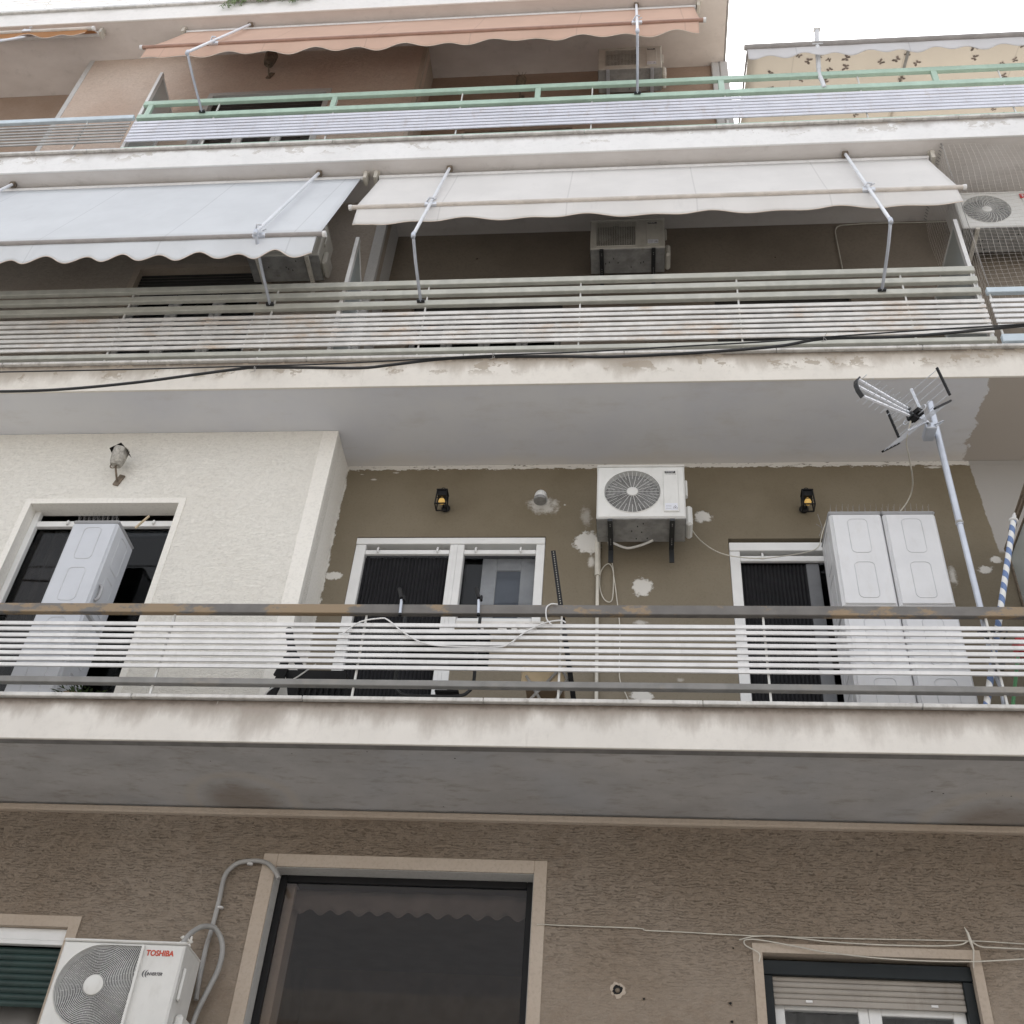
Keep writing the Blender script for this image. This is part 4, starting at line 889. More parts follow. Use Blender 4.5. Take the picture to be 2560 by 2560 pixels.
# street-storey pipework at the left unit
cord('conduit', 'grey conduit arching from the street-level fan unit to the large window corner', 'pipe', onwall([(490, 2500), (500, 2440), (515, 2370), (530, 2320), (548, 2250), (560, 2195), (575, 2172), (600, 2156), (640, 2152), (668, 2158), (686, 2175), (697, 2196)], WR - .03), .016, 'conduit', 5, 8)
cord('refrigerant_pipe', 'lagged grey pipe looping out of the top of the street-level fan unit', 'pipe', [aY(x, y, yy) for x, y, yy in [(455, 2362, 6.95), (475, 2335, 7.0), (505, 2317, 7.08), (535, 2320, 7.15), (552, 2345, 7.18), (556, 2380, 7.19), (545, 2425, 7.19), (520, 2475, 7.18), (495, 2525, 7.16), (478, 2570, 7.14)]], .017, 'conduit', 6, 8)
fm = MB(); rnd = random.Random(3)
for i in range(16): p = aY(455 + rnd.uniform(-8, 28), 2352 + rnd.uniform(-8, 14), 6.98); fm.lathe(tuple(p), [(.004, -.012), (rnd.uniform(.008, .02), 0), (.004, .014)], 7)
fm.build('pipe_foam', 'filler', a1)
cdt = [o_ for o_ in bpy.data.objects if o_.name.startswith('conduit')][0]
for q in ((625, 2160), (551, 2269), (535, 2317)): p = aY(*q, WR - .03); MB().lathe(tuple(p), [(.019, -.006), (.022, 0), (.019, .006)], 10).build('pipe_clip', 'white_metal', cdt)

# ------------------------------------------------------------------ wires along the street-storey wall
cord('cable', 'thin white wire stapled from the large window across to the right edge', 'cable', onwall([(1342, 2312), (1360, 2311), (1390, 2313), (1500, 2317), (1600, 2321), (1615, 2326), (1700, 2330), (1870, 2339), (2100, 2346), (2400, 2352), (2470, 2354), (2560, 2360), (2750, 2368), (3100, 2385)], WR - .012), .0035, 'wire', 4)
cord('cable', 'cream cable looping over the right-hand shutter window and sagging across it', 'cable', onwall([(1897, 2405), (1898, 2383), (1866, 2365), (1860, 2354), (1868, 2349), (1900, 2350), (1990, 2366), (2060, 2380), (2180, 2394), (2300, 2402), (2430, 2404), (2520, 2400), (2700, 2392), (3100, 2395)], WR - .03), .0042, 'wire', 5)
cord('cable', 'upper cream cable from the window corner to the cable tie at the right', 'cable', onwall([(1848, 2350), (1880, 2342), (1930, 2340), (2000, 2346), (2080, 2355), (2200, 2362), (2330, 2365), (2400, 2362), (2424, 2352), (2450, 2366), (2500, 2370), (2700, 2378), (3100, 2390)], WR - .024), .0042, 'wire', 5)
mb = MB(); pts = onwall([(2411, 2318), (2419, 2332), (2426, 2352), (2434, 2375), (2434, 2420)], WR - .03); mb.tube(pts, [.002, .007, .010, .005, .003], 7)
tag(mb.build('cable_tie', 'wire'), 'taped cable knot pointing up above the right-hand shutter window', 'cable')

# ------------------------------------------------------------------ power cables across the street front
cord('power_cable', 'thick black power cable slung across the front below the sage railing', 'cable', [aY(x, y, 5.75) for x, y in [(-900, 960), (-300, 978), (-60, 979), (80, 977), (200, 970), (350, 955), (500, 935), (600, 922), (640, 919), (760, 919), (900, 920), (980, 912), (1100, 898), (1230, 892), (1400, 891), (1520, 892), (1650, 887), (1800, 878), (1950, 865), (2060, 847), (2250, 842), (2400, 830), (2560, 814), (2800, 792), (3600, 720)]],   .0115, 'cable', 5, 8, 'overhead power cables')
cord('power_cable', 'thin black power cable running above and joining the thick one', 'cable', [aY(x, y, 5.73) for x, y in [(-900, 945), (-300, 938), (-60, 932), (0, 930), (300, 924), (600, 916), (760, 912), (900, 906), (1100, 895), (1230, 888), (1450, 880), (1700, 866), (1900, 855), (2060, 843), (2300, 826), (2560, 810), (2800, 790), (3600, 716)]], .006, 'cable', 5, 8, 'overhead power cables')
tm = MB()
for q in ((637, 922), (1232, 889), (2058, 846)):
    p = aY(*q, 5.74); tm.ring((p.x, p.y, p.z), .018, .0022, 'x', 12); tm.tube([p + Vector((0, -.01, .01)), p + Vector((.02, -.02, -.045)), p + Vector((-.02, -.02, -.06))], .0022, 5); tm.tube([p, p + Vector((.03, -.01, .05))], .002, 4)
tag(tm.build('cable_tie', 'rope'), 'twisted wire ties binding the two black power cables together', 'cable tie')
cord('cable', 'cream cable running along the ceiling edge and down the wall under the centre awning', 'cable', [aY(x, y, WR - .015) for x, y in [(2106, 672), (2098, 630), (2090, 590), (2089, 575), (2096, 566), (2120, 562), (2200, 558), (2300, 556), (2380, 553)]], .006, 'wire', 5)

# ------------------------------------------------------------------ lanterns and lamps
def lantern(label):
    o = thing('wall_lantern', label, 'lantern', (0, 0, 0), 'black wall lanterns')
    h = .155; b_, t_ = .046, .040
    fr_ = MB()
    for sx in (-1, 1):
        for sy in (-1, 1): fr_.bar((sx * b_, sy * b_, 0), (sx * t_, sy * t_, h), .009, .009)
    for s_ in (-1, 1): fr_.bar((-b_, s_ * b_, 0), (b_, s_ * b_, 0), .009, .009).bar((s_ * b_, -b_, 0), (s_ * b_, b_, 0), .009, .009)
    fr_.bar((-b_, -b_, .062), (b_, -b_, .062), .004, .006)
    fr_.build('cage', 'black', o)
    MB().box(-.048, .048, -.048, .048, h, h + .012, .003).lathe((0, 0, h + .012), [(.028, 0), (.018, .016)], 14).ring((0, 0, h + .045), .017, .004, 'y', 18).build('roof', 'black', o)
    MB().box(-.036, .036, -.036, .036, h - .055, h - .002).build('inner_shade', 'black', o)
    MB().lathe((0, 0, .034), [(.003, 0), (.022, .008), (.029, .026), (.024, .045), (.014, .06), (.013, .08)], 18).build('bulb', 'bulb', o)
    MB().tube([(.0, .045, .09), (0, .09, .095), (0, .115, .09)], .009, 8).lathe((.018, .112, .085), [(.038, 0), (.038, .012), (.02, .02)], 20, 'y').build('wall_mount', 'black', o)
    return o
l1 = lantern('black cage lantern with yellow bulb, left of the white vent elbow')
p = aY(1102, 1266, WR - .14); l1.location = (p.x, WR - .135, p.z)
p = aY(2022, 1268, WR - .14); dup(l1, (p.x, WR - .135, p.z), 'black cage lantern with yellow bulb above the right door and resin cabinets').scale = (-1, 1, 1)
def spot(label, px_, py_, Y, s_=1.0, spikes=True, mat='tin', hood=True):
    p = aY(px_, py_, Y); o = thing('wall_lamp', label, 'lamp', p, 'old wall spotlights'); x, y, z = p
    body = MB(); ax = Vector((.02, -.03, .16)) * s_; b0 = Vector((x - .005, y - .02, z)); body.tube([b0, b0 + ax * .15, b0 + ax * .5, b0 + ax], [.046 * s_, .056 * s_, .064 * s_, .068 * s_], 12).build('lamp_body', mat, o)
    if hood:
        h_ = MB(); c_ = b0 + ax * 1.0; h_.add([c_ + Vector(v) * s_ for v in ((-.085, -.05, -.03), (0, -.05, .035), (.085, -.05, -.055), (-.085, .05, -.03), (0, .05, .035), (.085, .05, -.055))], [(0, 1, 4, 3), (1, 2, 5, 4), (0, 3, 4, 1), (1, 4, 5, 2)])
        solid(h_.build('hood', 'void', o), .006)
    MB().tube([b0, b0 + Vector((.01, .03, -.05)) * s_, Vector((x + .0, Y + .08, z - .09 * s_))], .009 * s_, 7).ring(tuple(b0 + Vector((-.01, -.01, -.01))), .028 * s_, .006 * s_, 'y', 14).build('arm', 'rusty', o)
    MB().bar((x + .03 * s_, Y + .085, z - .02 * s_), (x - .005, Y + .085, z - .13 * s_), .05 * s_, .02, (0, 1, 0)).build('wall_plate', 'rusty', o)
    if spikes:
        sp = MB(); rnd = random.Random(px_)
        for i in range(9): a_ = rnd.uniform(-1.1, 1.1); q = b0 + ax * .95; sp.tube([q, q + Vector((math.sin(a_) * .16, -.03, math.cos(a_) * .13))], .0014, 3)
        sp.build('bird_spikes', 'rusty', o)
    return o
spot('weathered tin spotlight with torn dark hood on the white rippled wall', 292, 1168, WP - .09, 1.0, False)
spot('dark spotlight under the terracotta awning near the top left', 672, 165, WP - .09, 1.15, False, 'rusty', False)
spot('small lamp bristling with bird spikes behind the mint green railing', 1300, 222, WR - .09, .95, True, 'rusty', False)
# white vent elbow
p = aY(1352, 1248, WR - .06); vt = thing('vent_elbow', 'white plastic vent elbow poking from a ring of filler on the brown wall', 'vent', (p.x, WR - .0, p.z))
MB().tube(smooth_path([(p.x + .006, WR + .02, p.z + .03), (p.x + .004, WR - .04, p.z + .03), (p.x + .002, WR - .085, p.z + .018), (p.x, WR - .105, p.z - .012), (p.x, WR - .105, p.z - .04)]), .050, 20, False).build('elbow_pipe', 'white_pvc', vt)
MB().lathe((p.x, WR - .105, p.z - .062), [(.047, 0), (.055, 0), (.055, .028), (.047, .028)], 22).build('collar', 'pan', vt)
MB().lathe((p.x, WR - .105, p.z - .056), [(.0465, 0), (.0465, .004)], 22).build('dark_bore', 'void', vt)

# ------------------------------------------------------------------ antenna and mast
mast = thing('antenna_mast', 'galvanised antenna mast clamped behind the worn top rail at the right', 'mast', (2.30, 6.37, T[0] + .3))
mb0, mt0 = aY(2456, 1540, 6.372), aY(2325, 1007, 6.31); md = mt0 - mb0; mj = mb0 + md * .40
MB().tube([mb0 - md * .13, mj], .021, 14).build('lower_tube', 'galv', mast)
MB().tube([mj - md * .01, mt0], .0245, 14).build('upper_tube', 'galv', mast)
MB().lathe(tuple(mj), [(.024, -.012), (.028, -.006), (.028, .006), (.0245, .012)], 14).build('joint_collar', 'conduit', mast)
cl_ = MB().box(mb0.x - .05, mb0.x + .05, 6.345, 6.40, 6.11, 6.14, .004).tube([(mb0.x - .02, 6.34, 6.05), (mb0.x + .10, 6.34, 6.12)], .007, 6).tube([(mb0.x + .03, 6.34, 6.02), (mb0.x - .07, 6.34, 6.10)], .009, 6).tube([(mb0.x + .09, 6.35, 6.05), (mb0.x + .14, 6.35, 6.15)], .007, 6)
cl_.build('rail_clamp', 'black', mast)
MB().box(mb0.x - .02, mb0.x + .06, 6.345, 6.40, 5.84, 5.88, .004).build('rail_clamp', 'black', mast)

ant = thing('tv_antenna', 'triple-boom silver television antenna with grid reflectors on the mast', 'antenna', (2.285, 6.24, 7.98))
P0 = aY(2325, 1062, 6.20); PA = aZ(2300, 1046, P0.z); PF = aZ(2150, 968, P0.z)
ax = (PF - PA); ax.z = 0; LN = ax.length; ax.normalize(); el = Vector((-ax.y, ax.x, 0)); el = el if el.x > 0 else -el; ZU = Vector((0, 0, 1))
zb_ = PA.z
booms = []
for nm, hr, hf in (('upper', .045, .085), ('middle', .0, .0), ('lower', -.03, -.085)):
    a_ = PA + ax * .10 + ZU * hr; b_ = PA + ax * (LN + (.02 if hf == 0 else 0)) + ZU * hf; booms.append((a_, b_))
    bm = MB().bar(a_, b_, .015, .015).build('boom', 'boom_alu', ant)
    dm = MB()
    for i in range(8): q = a_.lerp(b_, (i + .7) / 8); L_ = .085 - .02 * (i / 8); dm.tube([q - el * L_, q + el * L_], .0030, 4)
    dm.build('director_rods', 'alu', bm)
MB().bar(PA - ax * .08, PA + ax * .14, .02, .02).bar(P0 + Vector((-.0, 0, 0)), PA - ax * .07, .02, .02).build('main_boom', 'alu', ant)
fb_ = MB(); fp = PA + ax * (LN + .005)
pts = [fp + ZU * .10 - ax * .01, fp + ZU * .05 + ax * .025, fp + ax * .035, fp - ZU * .05 + ax * .025, fp - ZU * .10 - ax * .01]
for i in range(4): fb_.bar(pts[i], pts[i + 1], .035, .012, tuple(ax))
fb_.build('front_bracket', 'dark_steel', ant)
rb_ = MB(); rb_.bar(PA + ax * .10 + ZU * .055, PA + ax * .10 - ZU * .045, .03, .02, tuple(ax)).build('rear_bracket', 'dark_steel', ant)
db = MB(); c_ = PA + ax * .045 + ZU * .01; db.bar(c_ - el * .06, c_ + el * .06, .055, .04); db.bar(PA + ax * .07 - ZU * .04 - el * .02, PA + ax * .07 - ZU * .04 + el * .03, .05, .03); db.build('dipole_box', 'black', ant)
dp = MB()
for s_ in (-1, 1):
    lo = []
    for i in range(13): t = math.pi * i / 12 - math.pi / 2; lo.append(PA + ax * .05 + el * s_ * (.09 + .022 * math.cos(t)) + ZU * (.01 + .022 * math.sin(t)))
    dp.tube([PA + ax * .05 + el * s_ * .03 - ZU * .012] + lo + [PA + ax * .05 + el * s_ * .03 + ZU * .032], .004, 6)
dp.build('dipole_loop', 'alu', ant)
for nm, n1, L1, L2, nr in (('up', (ax * .25 + ZU * .97), .06, .30, 5), ('down', (ax * .72 - ZU * .70), .04, .30, 5)):
    n1 = n1.normalized(); base = PA - ax * .06; hw = .26; sl = .0
    pn = MB().bar(base, base + n1 * (L2 + .02), .016, .014).build('reflector_arm', 'alu', ant)
    rods = MB(); ends = MB(); qs = [base + n1 * (L1 + (L2 - L1) * i / (nr - 1)) for i in range(nr)]
    for q in qs: rods.tube([q - el * hw, q + el * hw], .0034, 4)
    rods.build('reflector_rods', 'alu', pn)
    for s_ in (-1, 1): MB().bar(qs[0] + el * s_ * hw - n1 * .012, qs[-1] + el * s_ * hw + n1 * .012, .017, .014).build('end_strip', 'black', pn)
MB().box(P0.x - .03, P0.x + .05, 6.20, 6.35, P0.z - .03, P0.z + .03, .006).tube([(P0.x + .03, 6.2, P0.z + .0), (P0.x + .09, 6.16, P0.z + .0)], .006, 6).tube([(P0.x + .04, 6.2, P0.z - .02), (P0.x + .10, 6.18, P0.z + .02)], .006, 6).build('mast_clamp', 'galv', ant)
cord('cable', 'cream coaxial cable hanging from the antenna down behind the cabinets', 'cable', [aY(x, y, yy) for x, y, yy in [(2277, 1052, 6.1), (2268, 1090, 6.2), (2266, 1110, 6.3), (2272, 1140, 6.5), (2281, 1190, 6.8), (2280, 1225, 7.0), (2268, 1255, 7.1), (2250, 1280, 7.15), (2235, 1310, 7.2)]], .0055, 'wire', 6)

# ------------------------------------------------------------------ resin cabinets
def rounded(mb, x0, x1, z0, z1, y, r, bow=.0, n=5, th=.004):
    pts = []
    for cx_, cz_, a0 in ((x1 - r, z1 - r, 0), (x0 + r, z1 - r, 90), (x0 + r, z0 + r, 180), (x1 - r, z0 + r, 270)):
        for i in range(n + 1): a_ = R(a0 + 90 * i / n); pts.append(Vector((cx_ + r * math.cos(a_), y, cz_ + r * math.sin(a_))))
    return pts
def cabinet(label, w_, d_, hs, mats=('cab', 'cab_top')):
    o = thing('storage_cabinet', label, 'cabinet', (0, 0, 0), 'resin storage cabinets'); z = 0
    for h_ in hs:
        MB().box(0, w_, 0, d_, z, z + h_ - .028, .014).build('cabinet_body', mats[0], o)
        MB().box(-.004, w_ + .004, -.004, d_ + .004, z + h_ - .0275, z + h_, .012).build('cabinet_top', mats[1], o)
        dr_ = MB().box(.02, w_ - .012, -.012, -.0005, z + .02, z + h_ - .045, .006).build('door', mats[0], o)
        for (a_, b_) in ((.08, .44), (.54, .90)):
            pts = rounded(None, w_ * .33, w_ * .70, z + h_ * a_, z + h_ * b_, -.013, .035)
            MB().tube(pts + pts[:1], .0022, 5, False).build('moulded_panel', 'cab_line', dr_)
            ys = rounded(None, d_ * .3, d_ * .72, z + h_ * a_, z + h_ * b_, 0, .03)
            for xs_, nm in ((w_ + .0015, 'r'), (-.0015, 'l')): MB().tube([Vector((xs_, q.x, q.z)) for q in ys + ys[:1]], .002, 5, False).build('side_moulding', 'cab_line', dr_)
        z += h_
    return o
c1 = cabinet('left one of the two tall pale resin cabinets beside the right door', .388, .42, (1.085, .905)); c1.location = (1.487, 6.74, T[0] - .0)
dup(c1, (1.883, 6.74, T[0]), 'right one of the two tall pale resin cabinets, nearest the antenna mast')
M['cab_grey'] = simple('bluish_grey_resin', (.54, .56, .60), .42, 0, .04, 3, bump=.12)
c3 = cabinet('grey resin cabinet with a curved handle in front of the bay door', .375, .34, (.86, .86), ('cab_grey', 'cab_top')); c3.location = (-4.375, 6.50, T[0])
MB().tube(smooth_path([(.379, .06, .98), (.40, .06, 1.0), (.405, .06, 1.05), (.40, .06, 1.10), (.379, .06, 1.12)]), .013, 8).build('handle', 'cab_top', c3)
# MB().build subtracts the parent's location: c3 is already placed, so shift the handle back
h_ = [c for c in c3.children if c.name.startswith('handle')][0]; h_.location = c3.location
MB().box(-4.43, -4.425, 0, 0, 0, 0)
def spikes(label, x0, x1, y, z, n, L=.06):
    mb = MB(); rnd = random.Random(n)
    mb.box(x0, x1, y - .008, y + .008, z, z + .004)
    for i in range(n):
        x = x0 + (x1 - x0) * (i + .5) / n
        for s_ in (-1, 0, 1): mb.tube([(x, y, z), (x + rnd.uniform(-.006, .006), y + s_ * .03, z + L * rnd.uniform(.8, 1.1))], .0011, 3)
    return tag(mb.build('bird_spikes', 'rope'), label, 'bird spikes', 'bird spike strips')
spikes('row of thin bird spikes along the top of the twin pale cabinets', 1.49, 2.26, 6.76, 7.507, 18)
spikes('wispy bird spikes on top of the grey cabinet in the bay', -4.37, -4.02, 6.52, 7.237, 9, .07)
tag(MB().bar(aY(338, 1320, 6.62), aY(373, 1290, 6.62), .014, .012).build('wooden_stick', 'wood'), 'short pale wooden stick leaning on top of the grey cabinet', 'stick')
tag(MB().tube([aY(2048, 1340, 6.9), aY(2056, 1320, 6.9), aY(2044, 1285, 6.9)], .002, 4).tube([aY(2056, 1320, 6.9), aY(2040, 1310, 6.9)], .002, 4).build('twig', 'rope'), 'thin twigs sticking out beside the left pale cabinet top', 'twig')

# ------------------------------------------------------------------ things standing on the lowest balcony
# slotted steel angle
p0, p1 = aY(1383, 1377, 6.38), aY(1404, 1530, 6.38); dn = (p1 - p0).normalized(); p2 = p0 + dn * 1.3
sa = thing('slotted_bar', 'black perforated steel bar leaning upright behind the worn top rail', 'bar', p2)
MB().bar(p0, p2, .034, .006, (0, 1, 0)).build('bar', 'black', sa)
sl = MB()
for i in range(24): q = p0 + dn * (.015 + .021 * i) + Vector((0, -.0045, 0)); sl.box(q.x - .0025, q.x + .0035, q.y, q.y + .001, q.z - .003, q.z + .003)
sl.build('slot', 'cream_plastic', sa)
# folding lounger with black cloth and tube frame
fl = thing('folding_lounger', 'folded black lounger with a round-cornered tube frame behind the railing slats', 'lounger', (-1.35, 6.42, T[0]))
def fpt(x, y, Y=6.42): return aY(x, y, Y)
A, Bq = fpt(1008, 1532), fpt(1198, 1532); zl = fpt(1100, 1739).z
L0, L1_ = Vector((A.x + .02, 6.42, zl + .14)), Vector((Bq.x + .01, 6.42, zl + .14))
tb = smooth_path([Vector((L0.x, 6.42, A.z)), Vector((L0.x, 6.42, zl + .3)), Vector((L0.x + .0, 6.42, zl + .10)), Vector((L0.x + .03, 6.42, zl + .03)), Vector((L0.x + .09, 6.42, zl)), Vector(((L0.x + L1_.x) / 2, 6.42, zl - .005)), Vector((L1_.x - .09, 6.42, zl)), Vector((L1_.x - .03, 6.42, zl + .03)), Vector((L1_.x, 6.42, zl + .10)), Vector((L1_.x, 6.42, zl + .3)), Vector((L1_.x, 6.42, Bq.z))])
MB().tube(tb, .0115, 10).build('tube_frame', 'dark_steel', fl)
for qa, qb, qc in (((999, 1472), (1004, 1500), (1000, 1534)), ((1191, 1472), (1197, 1500), (1196, 1534))):
    hk = MB().tube([aY(*qb, FR - .012), aY(*qc, FR - .016)], .0105, 10).build('hook_tube', 'galv', fl)
    MB().tube([aY(*qa, FR + .06), aY(qb[0], qb[1] - 4, FR - .01)], .0135, 10).tube([aY(*qc, FR - .016), aY(qc[0], qc[1] + 5, FR - .016)], .012, 10).box(aY(*qb, FR - .01).x + .01, aY(*qb, FR - .01).x + .026, FR - .03, FR + .0, aY(*qb, FR - .01).z - .01, aY(*qb, FR - .01).z + .03, .004).build('hook_cap', 'black', hk)
q0, q1 = fpt(1085, 1587), fpt(1225, 1668)
MB().box(A.x + .06, fpt(1225, 1600).x, 6.43, 6.455, fpt(1225, 1668).z, fpt(1225, 1580).z, .01).build('cloth_seat', 'black_mat', fl)
MB().box(A.x + .30, A.x + .46, 6.39, 6.44, zl + .015, zl + .03, .004).lathe((A.x + .40, 6.40, zl + .03), [(.02, 0), (.02, .012), (.008, .018)], 10).build('hinge', 'black', fl)
# black tub + easel
tbm = thing('plastic_tub', 'upturned black ribbed plastic tub by the bay corner on the lowest balcony', 'tub', (-2.25, 6.6, T[0]))
z0_, z1_ = T[0] + .03, aY(720, 1673, 6.52).z
def tub(u0, u1, zb_, zt_, mat, nm, nrib=0):
    xa, xb = aY(735, 1740, 6.52).x, aY(878, 1740, 6.52).x; xc, xd = aY(712, 1674, 6.52).x, aY(864, 1674, 6.52).x
    return MB().add([(xa, 6.5, zb_), (xb, 6.5, zb_), (xb, 6.8, zb_), (xa, 6.8, zb_), (xc, 6.53, zt_), (xd, 6.53, zt_), (xd, 6.77, zt_), (xc, 6.77, zt_)], [(0, 1, 5, 4), (1, 2, 6, 5), (2, 3, 7, 6), (3, 0, 4, 7), (4, 5, 6, 7), (3, 2, 1, 0)]).build(nm, mat, tbm)
tub(0, 1, T[0], z1_, 'black', 'tub_body')
rb = MB()
for i in range(9): xx = aY(742 + 15 * i, 1730, 6.5).x; rb.box(xx, xx + .012, 6.494, 6.515, T[0], z1_ - .12, .003)
rb.build('rib', 'black', tbm)
es = thing('folding_easel', 'black folding stand with splayed legs in front of the white bay wall', 'stand', (-2.35, 6.55, T[0]))
em = MB(); a_ = aY(722, 1573, 6.55); b_ = aY(732, 1640, 6.55); em.tube([a_, b_], [.026, .03], 8); em.build('stem', 'black', es)
for q in ((692, 1690), (762, 1690)): MB().bar(aY(730, 1625, 6.55), aY(*q, 6.55), .05, .02, (0, 1, 0)).build('leg', 'black', es)
q = aY(676, 1742, 6.5); MB().bar(aY(712, 1672, 6.5), q, .06, .02, (0, 1, 0)).build('rear_leg', 'black', es)
# folding stool with card seat
fs_ = thing('folding_stool', 'small folding stool with a brown seat and crossed grey legs', 'stool', (-.62, 6.6, T[0]))
sA, sB = aY(1312, 1702, 6.45), aY(1408, 1702, 6.45); zt = sA.z
MB().box(sA.x, sB.x, 6.42, 6.72, zt - .02, zt + .03, .006).build('seat', 'card', fs_)
MB().box(sA.x - .02, sB.x + .01, 6.41, 6.43, zt - .05, zt + .09, .004).build('seat_edge', 'wood', fs_)
for i, (q0, q1) in enumerate((((1316, 1690), (1350, 1748)), ((1400, 1672), (1322, 1752)), ((1398, 1660), (1420, 1700)), ((1418, 1700), (1390, 1750)))): MB().tube([aY(*q0, 6.40), aY(*q1, 6.40)], .010, 7).build('leg', 'conduit', fs_)
# plant
pl = thing('potted_plant', 'low dark leafy plant in front of the bay door at the bottom of the railing', 'plant', (-3.75, 6.5, T[0]))
MB().lathe((-3.85, 6.52, T[0]), [(.07, 0), (.09, .10), (.095, .11)], 16).build('pot', 'card', pl)
lf = MB(); rnd = random.Random(5)
for i in range(170):
    a_ = rnd.uniform(0, 6.28); r_ = rnd.uniform(.0, .12); c_ = Vector((-3.80 + r_ * math.cos(a_) * 1.5, 6.5 + r_ * math.sin(a_) * .8, T[0] + .07 + rnd.uniform(0, .11) * (1 - r_ * 3)))
    dv_ = Vector((math.cos(a_), math.sin(a_), rnd.uniform(-.6, .7))).normalized() * rnd.uniform(.035, .06); sd_ = dv_.cross(Vector((0, 0, 1))).normalized() * .009
    lf.add([c_, c_ + dv_ * .5 + sd_, c_ + dv_, c_ + dv_ * .5 - sd_], [(0, 1, 2, 3)])
lf.build('foliage', 'leaf', pl)
# striped pole: built along local z, then leaned
pa, pb = aY(2534, 1300, 6.55), aY(2466, 1765, 6.35)
dirv = (pa - pb); Lp = dirv.length
sp_ = thing('striped_pole', 'leaning pole wound in blue and white spiral tape near the right edge', 'pole', (0, 0, 0))
o = MB().tube([(0, 0, 0), (0, 0, Lp)], .021, 16).build('pole', 'spiral', sp_)
MB().lathe((0, 0, Lp), [(.024, -.02), (.033, -.015), (.033, -.006), (.018, 0), (.014, .05), (.01, .055)], 14).box(-.006, .018, -.006, .006, Lp + .05, Lp + .08, .003).build('tip', 'white_metal', sp_)
sp_.location = pb; sp_.rotation_euler = dirv.to_track_quat('Z', 'Y').to_euler()
cr = thing('clothes_rack', 'folded tube rack leaning beside the striped pole', 'rack', (2.35, 6.4, T[0]))
for (q0, q1) in (((2488, 1690), (2518, 1762)), ((2497, 1690), (2508, 1762)), ((2462, 1545), (2500, 1700))): MB().tube([aY(*q0, 6.42), aY(*q1, 6.42)], .010, 8).build('leg', 'galv' if q0[1] > 1600 else 'dark_steel', cr)
tag(MB().tube([aY(2545, 1640, 6.5), aY(2532, 1765, 6.5)], .012, 10).build('green_pole', 'green'), 'green painted pole behind the railing at the right edge', 'pole')
tag(MB().box(*(lambda a_: (a_.x - .0, a_.x + .2, 6.55, 6.7, a_.z - .13, a_.z + .02))(aY(2546, 1575, 6.5)), .02).build('red_bucket', 'red'), 'red plastic bucket at the right edge behind the railing', 'bucket')
# laundry racks on the second balcony
lr = thing('drying_rack', 'thin wire drying rack glimpsed under the sage railing at the right', 'drying rack', (1.0, 6.7, T[1]))
mb = MB()
for i in range(9): mb.tube([aY(1500 + 12 * i, 862, 6.6), aY(1508 + 12 * i, 890, 6.6)], .003, 4)
for i in range(14): mb.tube([aY(2200 + 12 * i, 860, 6.6), aY(2194 + 12 * i, 872, 6.6)], .003, 4)
mb.tube([aY(1500, 862, 6.6), aY(1760, 850, 6.6)], .004, 5); mb.tube([aY(2195, 864, 6.6), aY(2375, 856, 6.6)], .004, 5); mb.build('wire', 'rusty', lr)

# ------------------------------------------------------------------ bird net at the right
nb = MB(); nx0, nx1, nz0, nz1, ny = 3.03, 4.9, T[1] + .45, B[2], FR + .06; st_ = .052; rnd = random.Random(2)
nx = int((nx1 - nx0) / st_); nz = int((nz1 - nz0) / st_)
G = [[Vector((nx0 + st_ * i + .010 * math.sin(j * .31 + i * .1), ny + .015 * math.sin(i * .3 + j * .2), nz0 + st_ * j - .010 * math.sin(i * .35) * (1 if j < nz else 0))) for j in range(nz + 1)] for i in range(nx + 1)]
for i in range(nx + 1): nb.tube(G[i], .0009, 3, False)
for j in range(nz + 1): nb.tube([G[i][j] for i in range(nx + 1)], .0009, 3, False)
ns = int((WR - ny) / st_)
H_ = [[Vector((nx0 + .01 * math.sin(j * .4), ny + st_ * i, nz0 + st_ * j)) for j in range(nz + 1)] for i in range(ns + 1)]
for i in range(ns + 1): nb.tube(H_[i], .0008, 3, False)
for j in range(nz + 1): nb.tube([H_[i][j] for i in range(ns + 1)], .0008, 3, False)
netr = thing('bird_net', 'fine square bird net closing the balcony at the right edge', 'net', (nx0, ny, nz0))
nb.build('mesh', 'net', netr)
eb = MB(); eb.tube([(nx0, ny, nz0), (nx0, ny, nz1)], .003, 5)
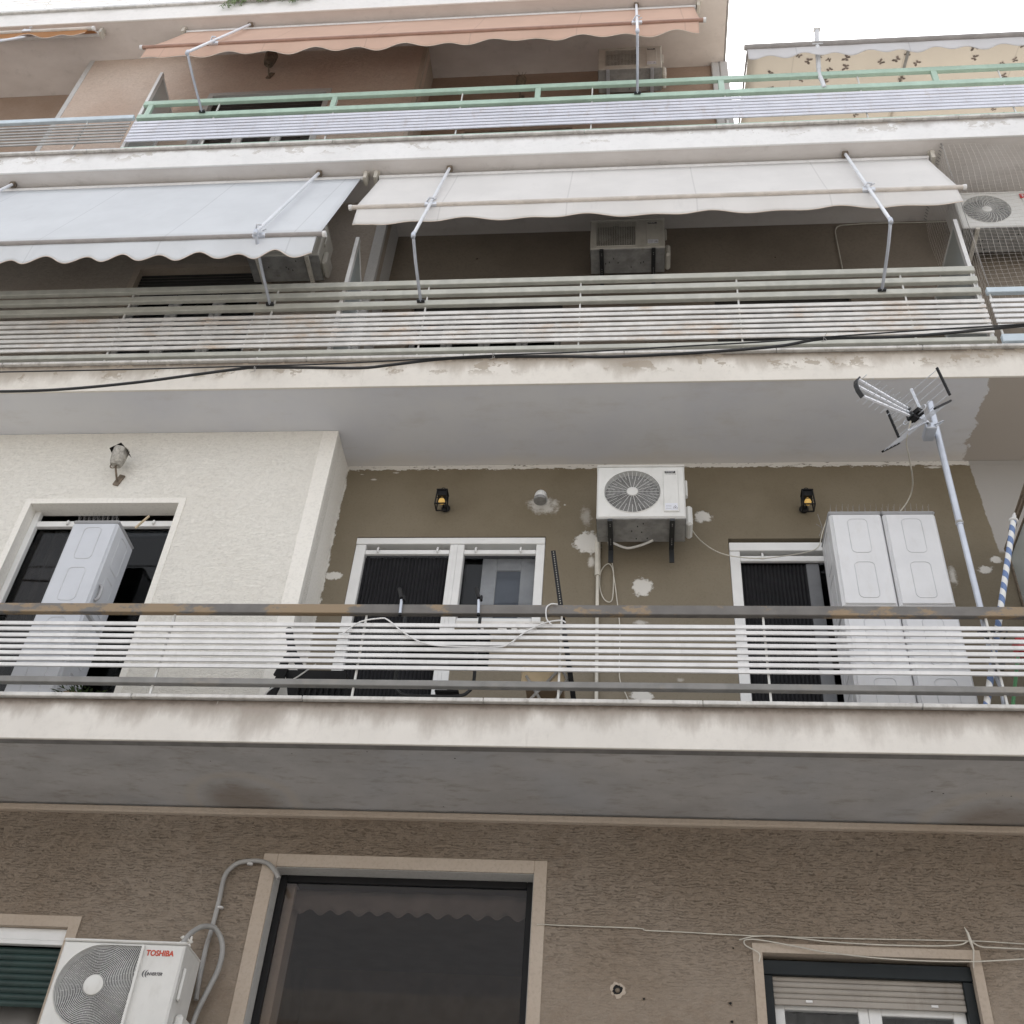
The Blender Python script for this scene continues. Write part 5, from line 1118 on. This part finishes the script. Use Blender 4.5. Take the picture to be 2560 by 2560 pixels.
for i in range(26):
    y_ = ny + (WR - ny) * i / 25; eb.tube([(nx0 - .01, y_, B[2] - .004), (nx0 + .02, y_ + .02, B[2] - .012)], .004, 4)
eb.build('edge_rope', 'rope', netr)

# ------------------------------------------------------------------ trailing plant at the top
tp = thing('trailing_plant', 'green sprigs hanging over the topmost slab edge', 'plant', (-4.4, FR - .06, T[3]))
lf = MB(); rnd = random.Random(9)
for cx_, L_ in ((-5.02, .26), (-4.92, .15), (-4.80, .10), (-4.66, .14), (-4.3, .18), (-4.16, .22), (-4.05, .12), (-4.5, .08)):
    for k in range(5):
        p_ = Vector((cx_ + rnd.uniform(-.06, .06), FR - .04, T[3] + .02)); pth = [p_]
        for i in range(6): p_ = p_ + Vector((rnd.uniform(-.022, .022), rnd.uniform(-.012, .006), -L_ / 6 * rnd.uniform(.7, 1.2))); pth.append(p_)
        lf.tube(pth, .0022, 3)
        for q in pth:
            for m_ in range(3):
                a_ = rnd.uniform(0, 6.28); dv_ = Vector((math.cos(a_), math.sin(a_) * .6, rnd.uniform(-.8, .3))) * .032; sd_ = dv_.cross(Vector((.3, 1, .2))).normalized() * .008
                lf.add([q, q + dv_ * .5 + sd_, q + dv_, q + dv_ * .5 - sd_], [(0, 1, 2, 3)])
lf.build('foliage', simple('sprig_green', (.16, .22, .09), .6, 0, .3, 20), tp)
MB().box(-5.2, -3.9, FR + .02, FR + .2, T[3] + .003, T[3] + .14, .01).build('planter', 'conduit', tp)

# ------------------------------------------------------------------ building across the street (seen only as light and in the panes)
ob = thing('facing_building', 'plain rendered building on the far side of the street', 'building', (0, -11, 0))
MB().box(-16, 14, -14, -11.2, .0, 9.5).build('wall', 'opp', ob)
for k in range(3):
    z = 2.9 + 2.9 * k; MB().box(-16, 14, -11.19, -10.3, z, z + .3, .01).build('balcony_slab', 'trim', ob); MB().box(-16, 14, -10.35, -10.3, z + .45, z + 1.1, .01).build('parapet', 'white_metal', ob)
    for i in range(7): MB().box(-13 + 3.6 * i, -11.4 + 3.6 * i, -11.195, -11.15, z - 2.2, z - .4, .01).build('window', 'dark_glass', ob)
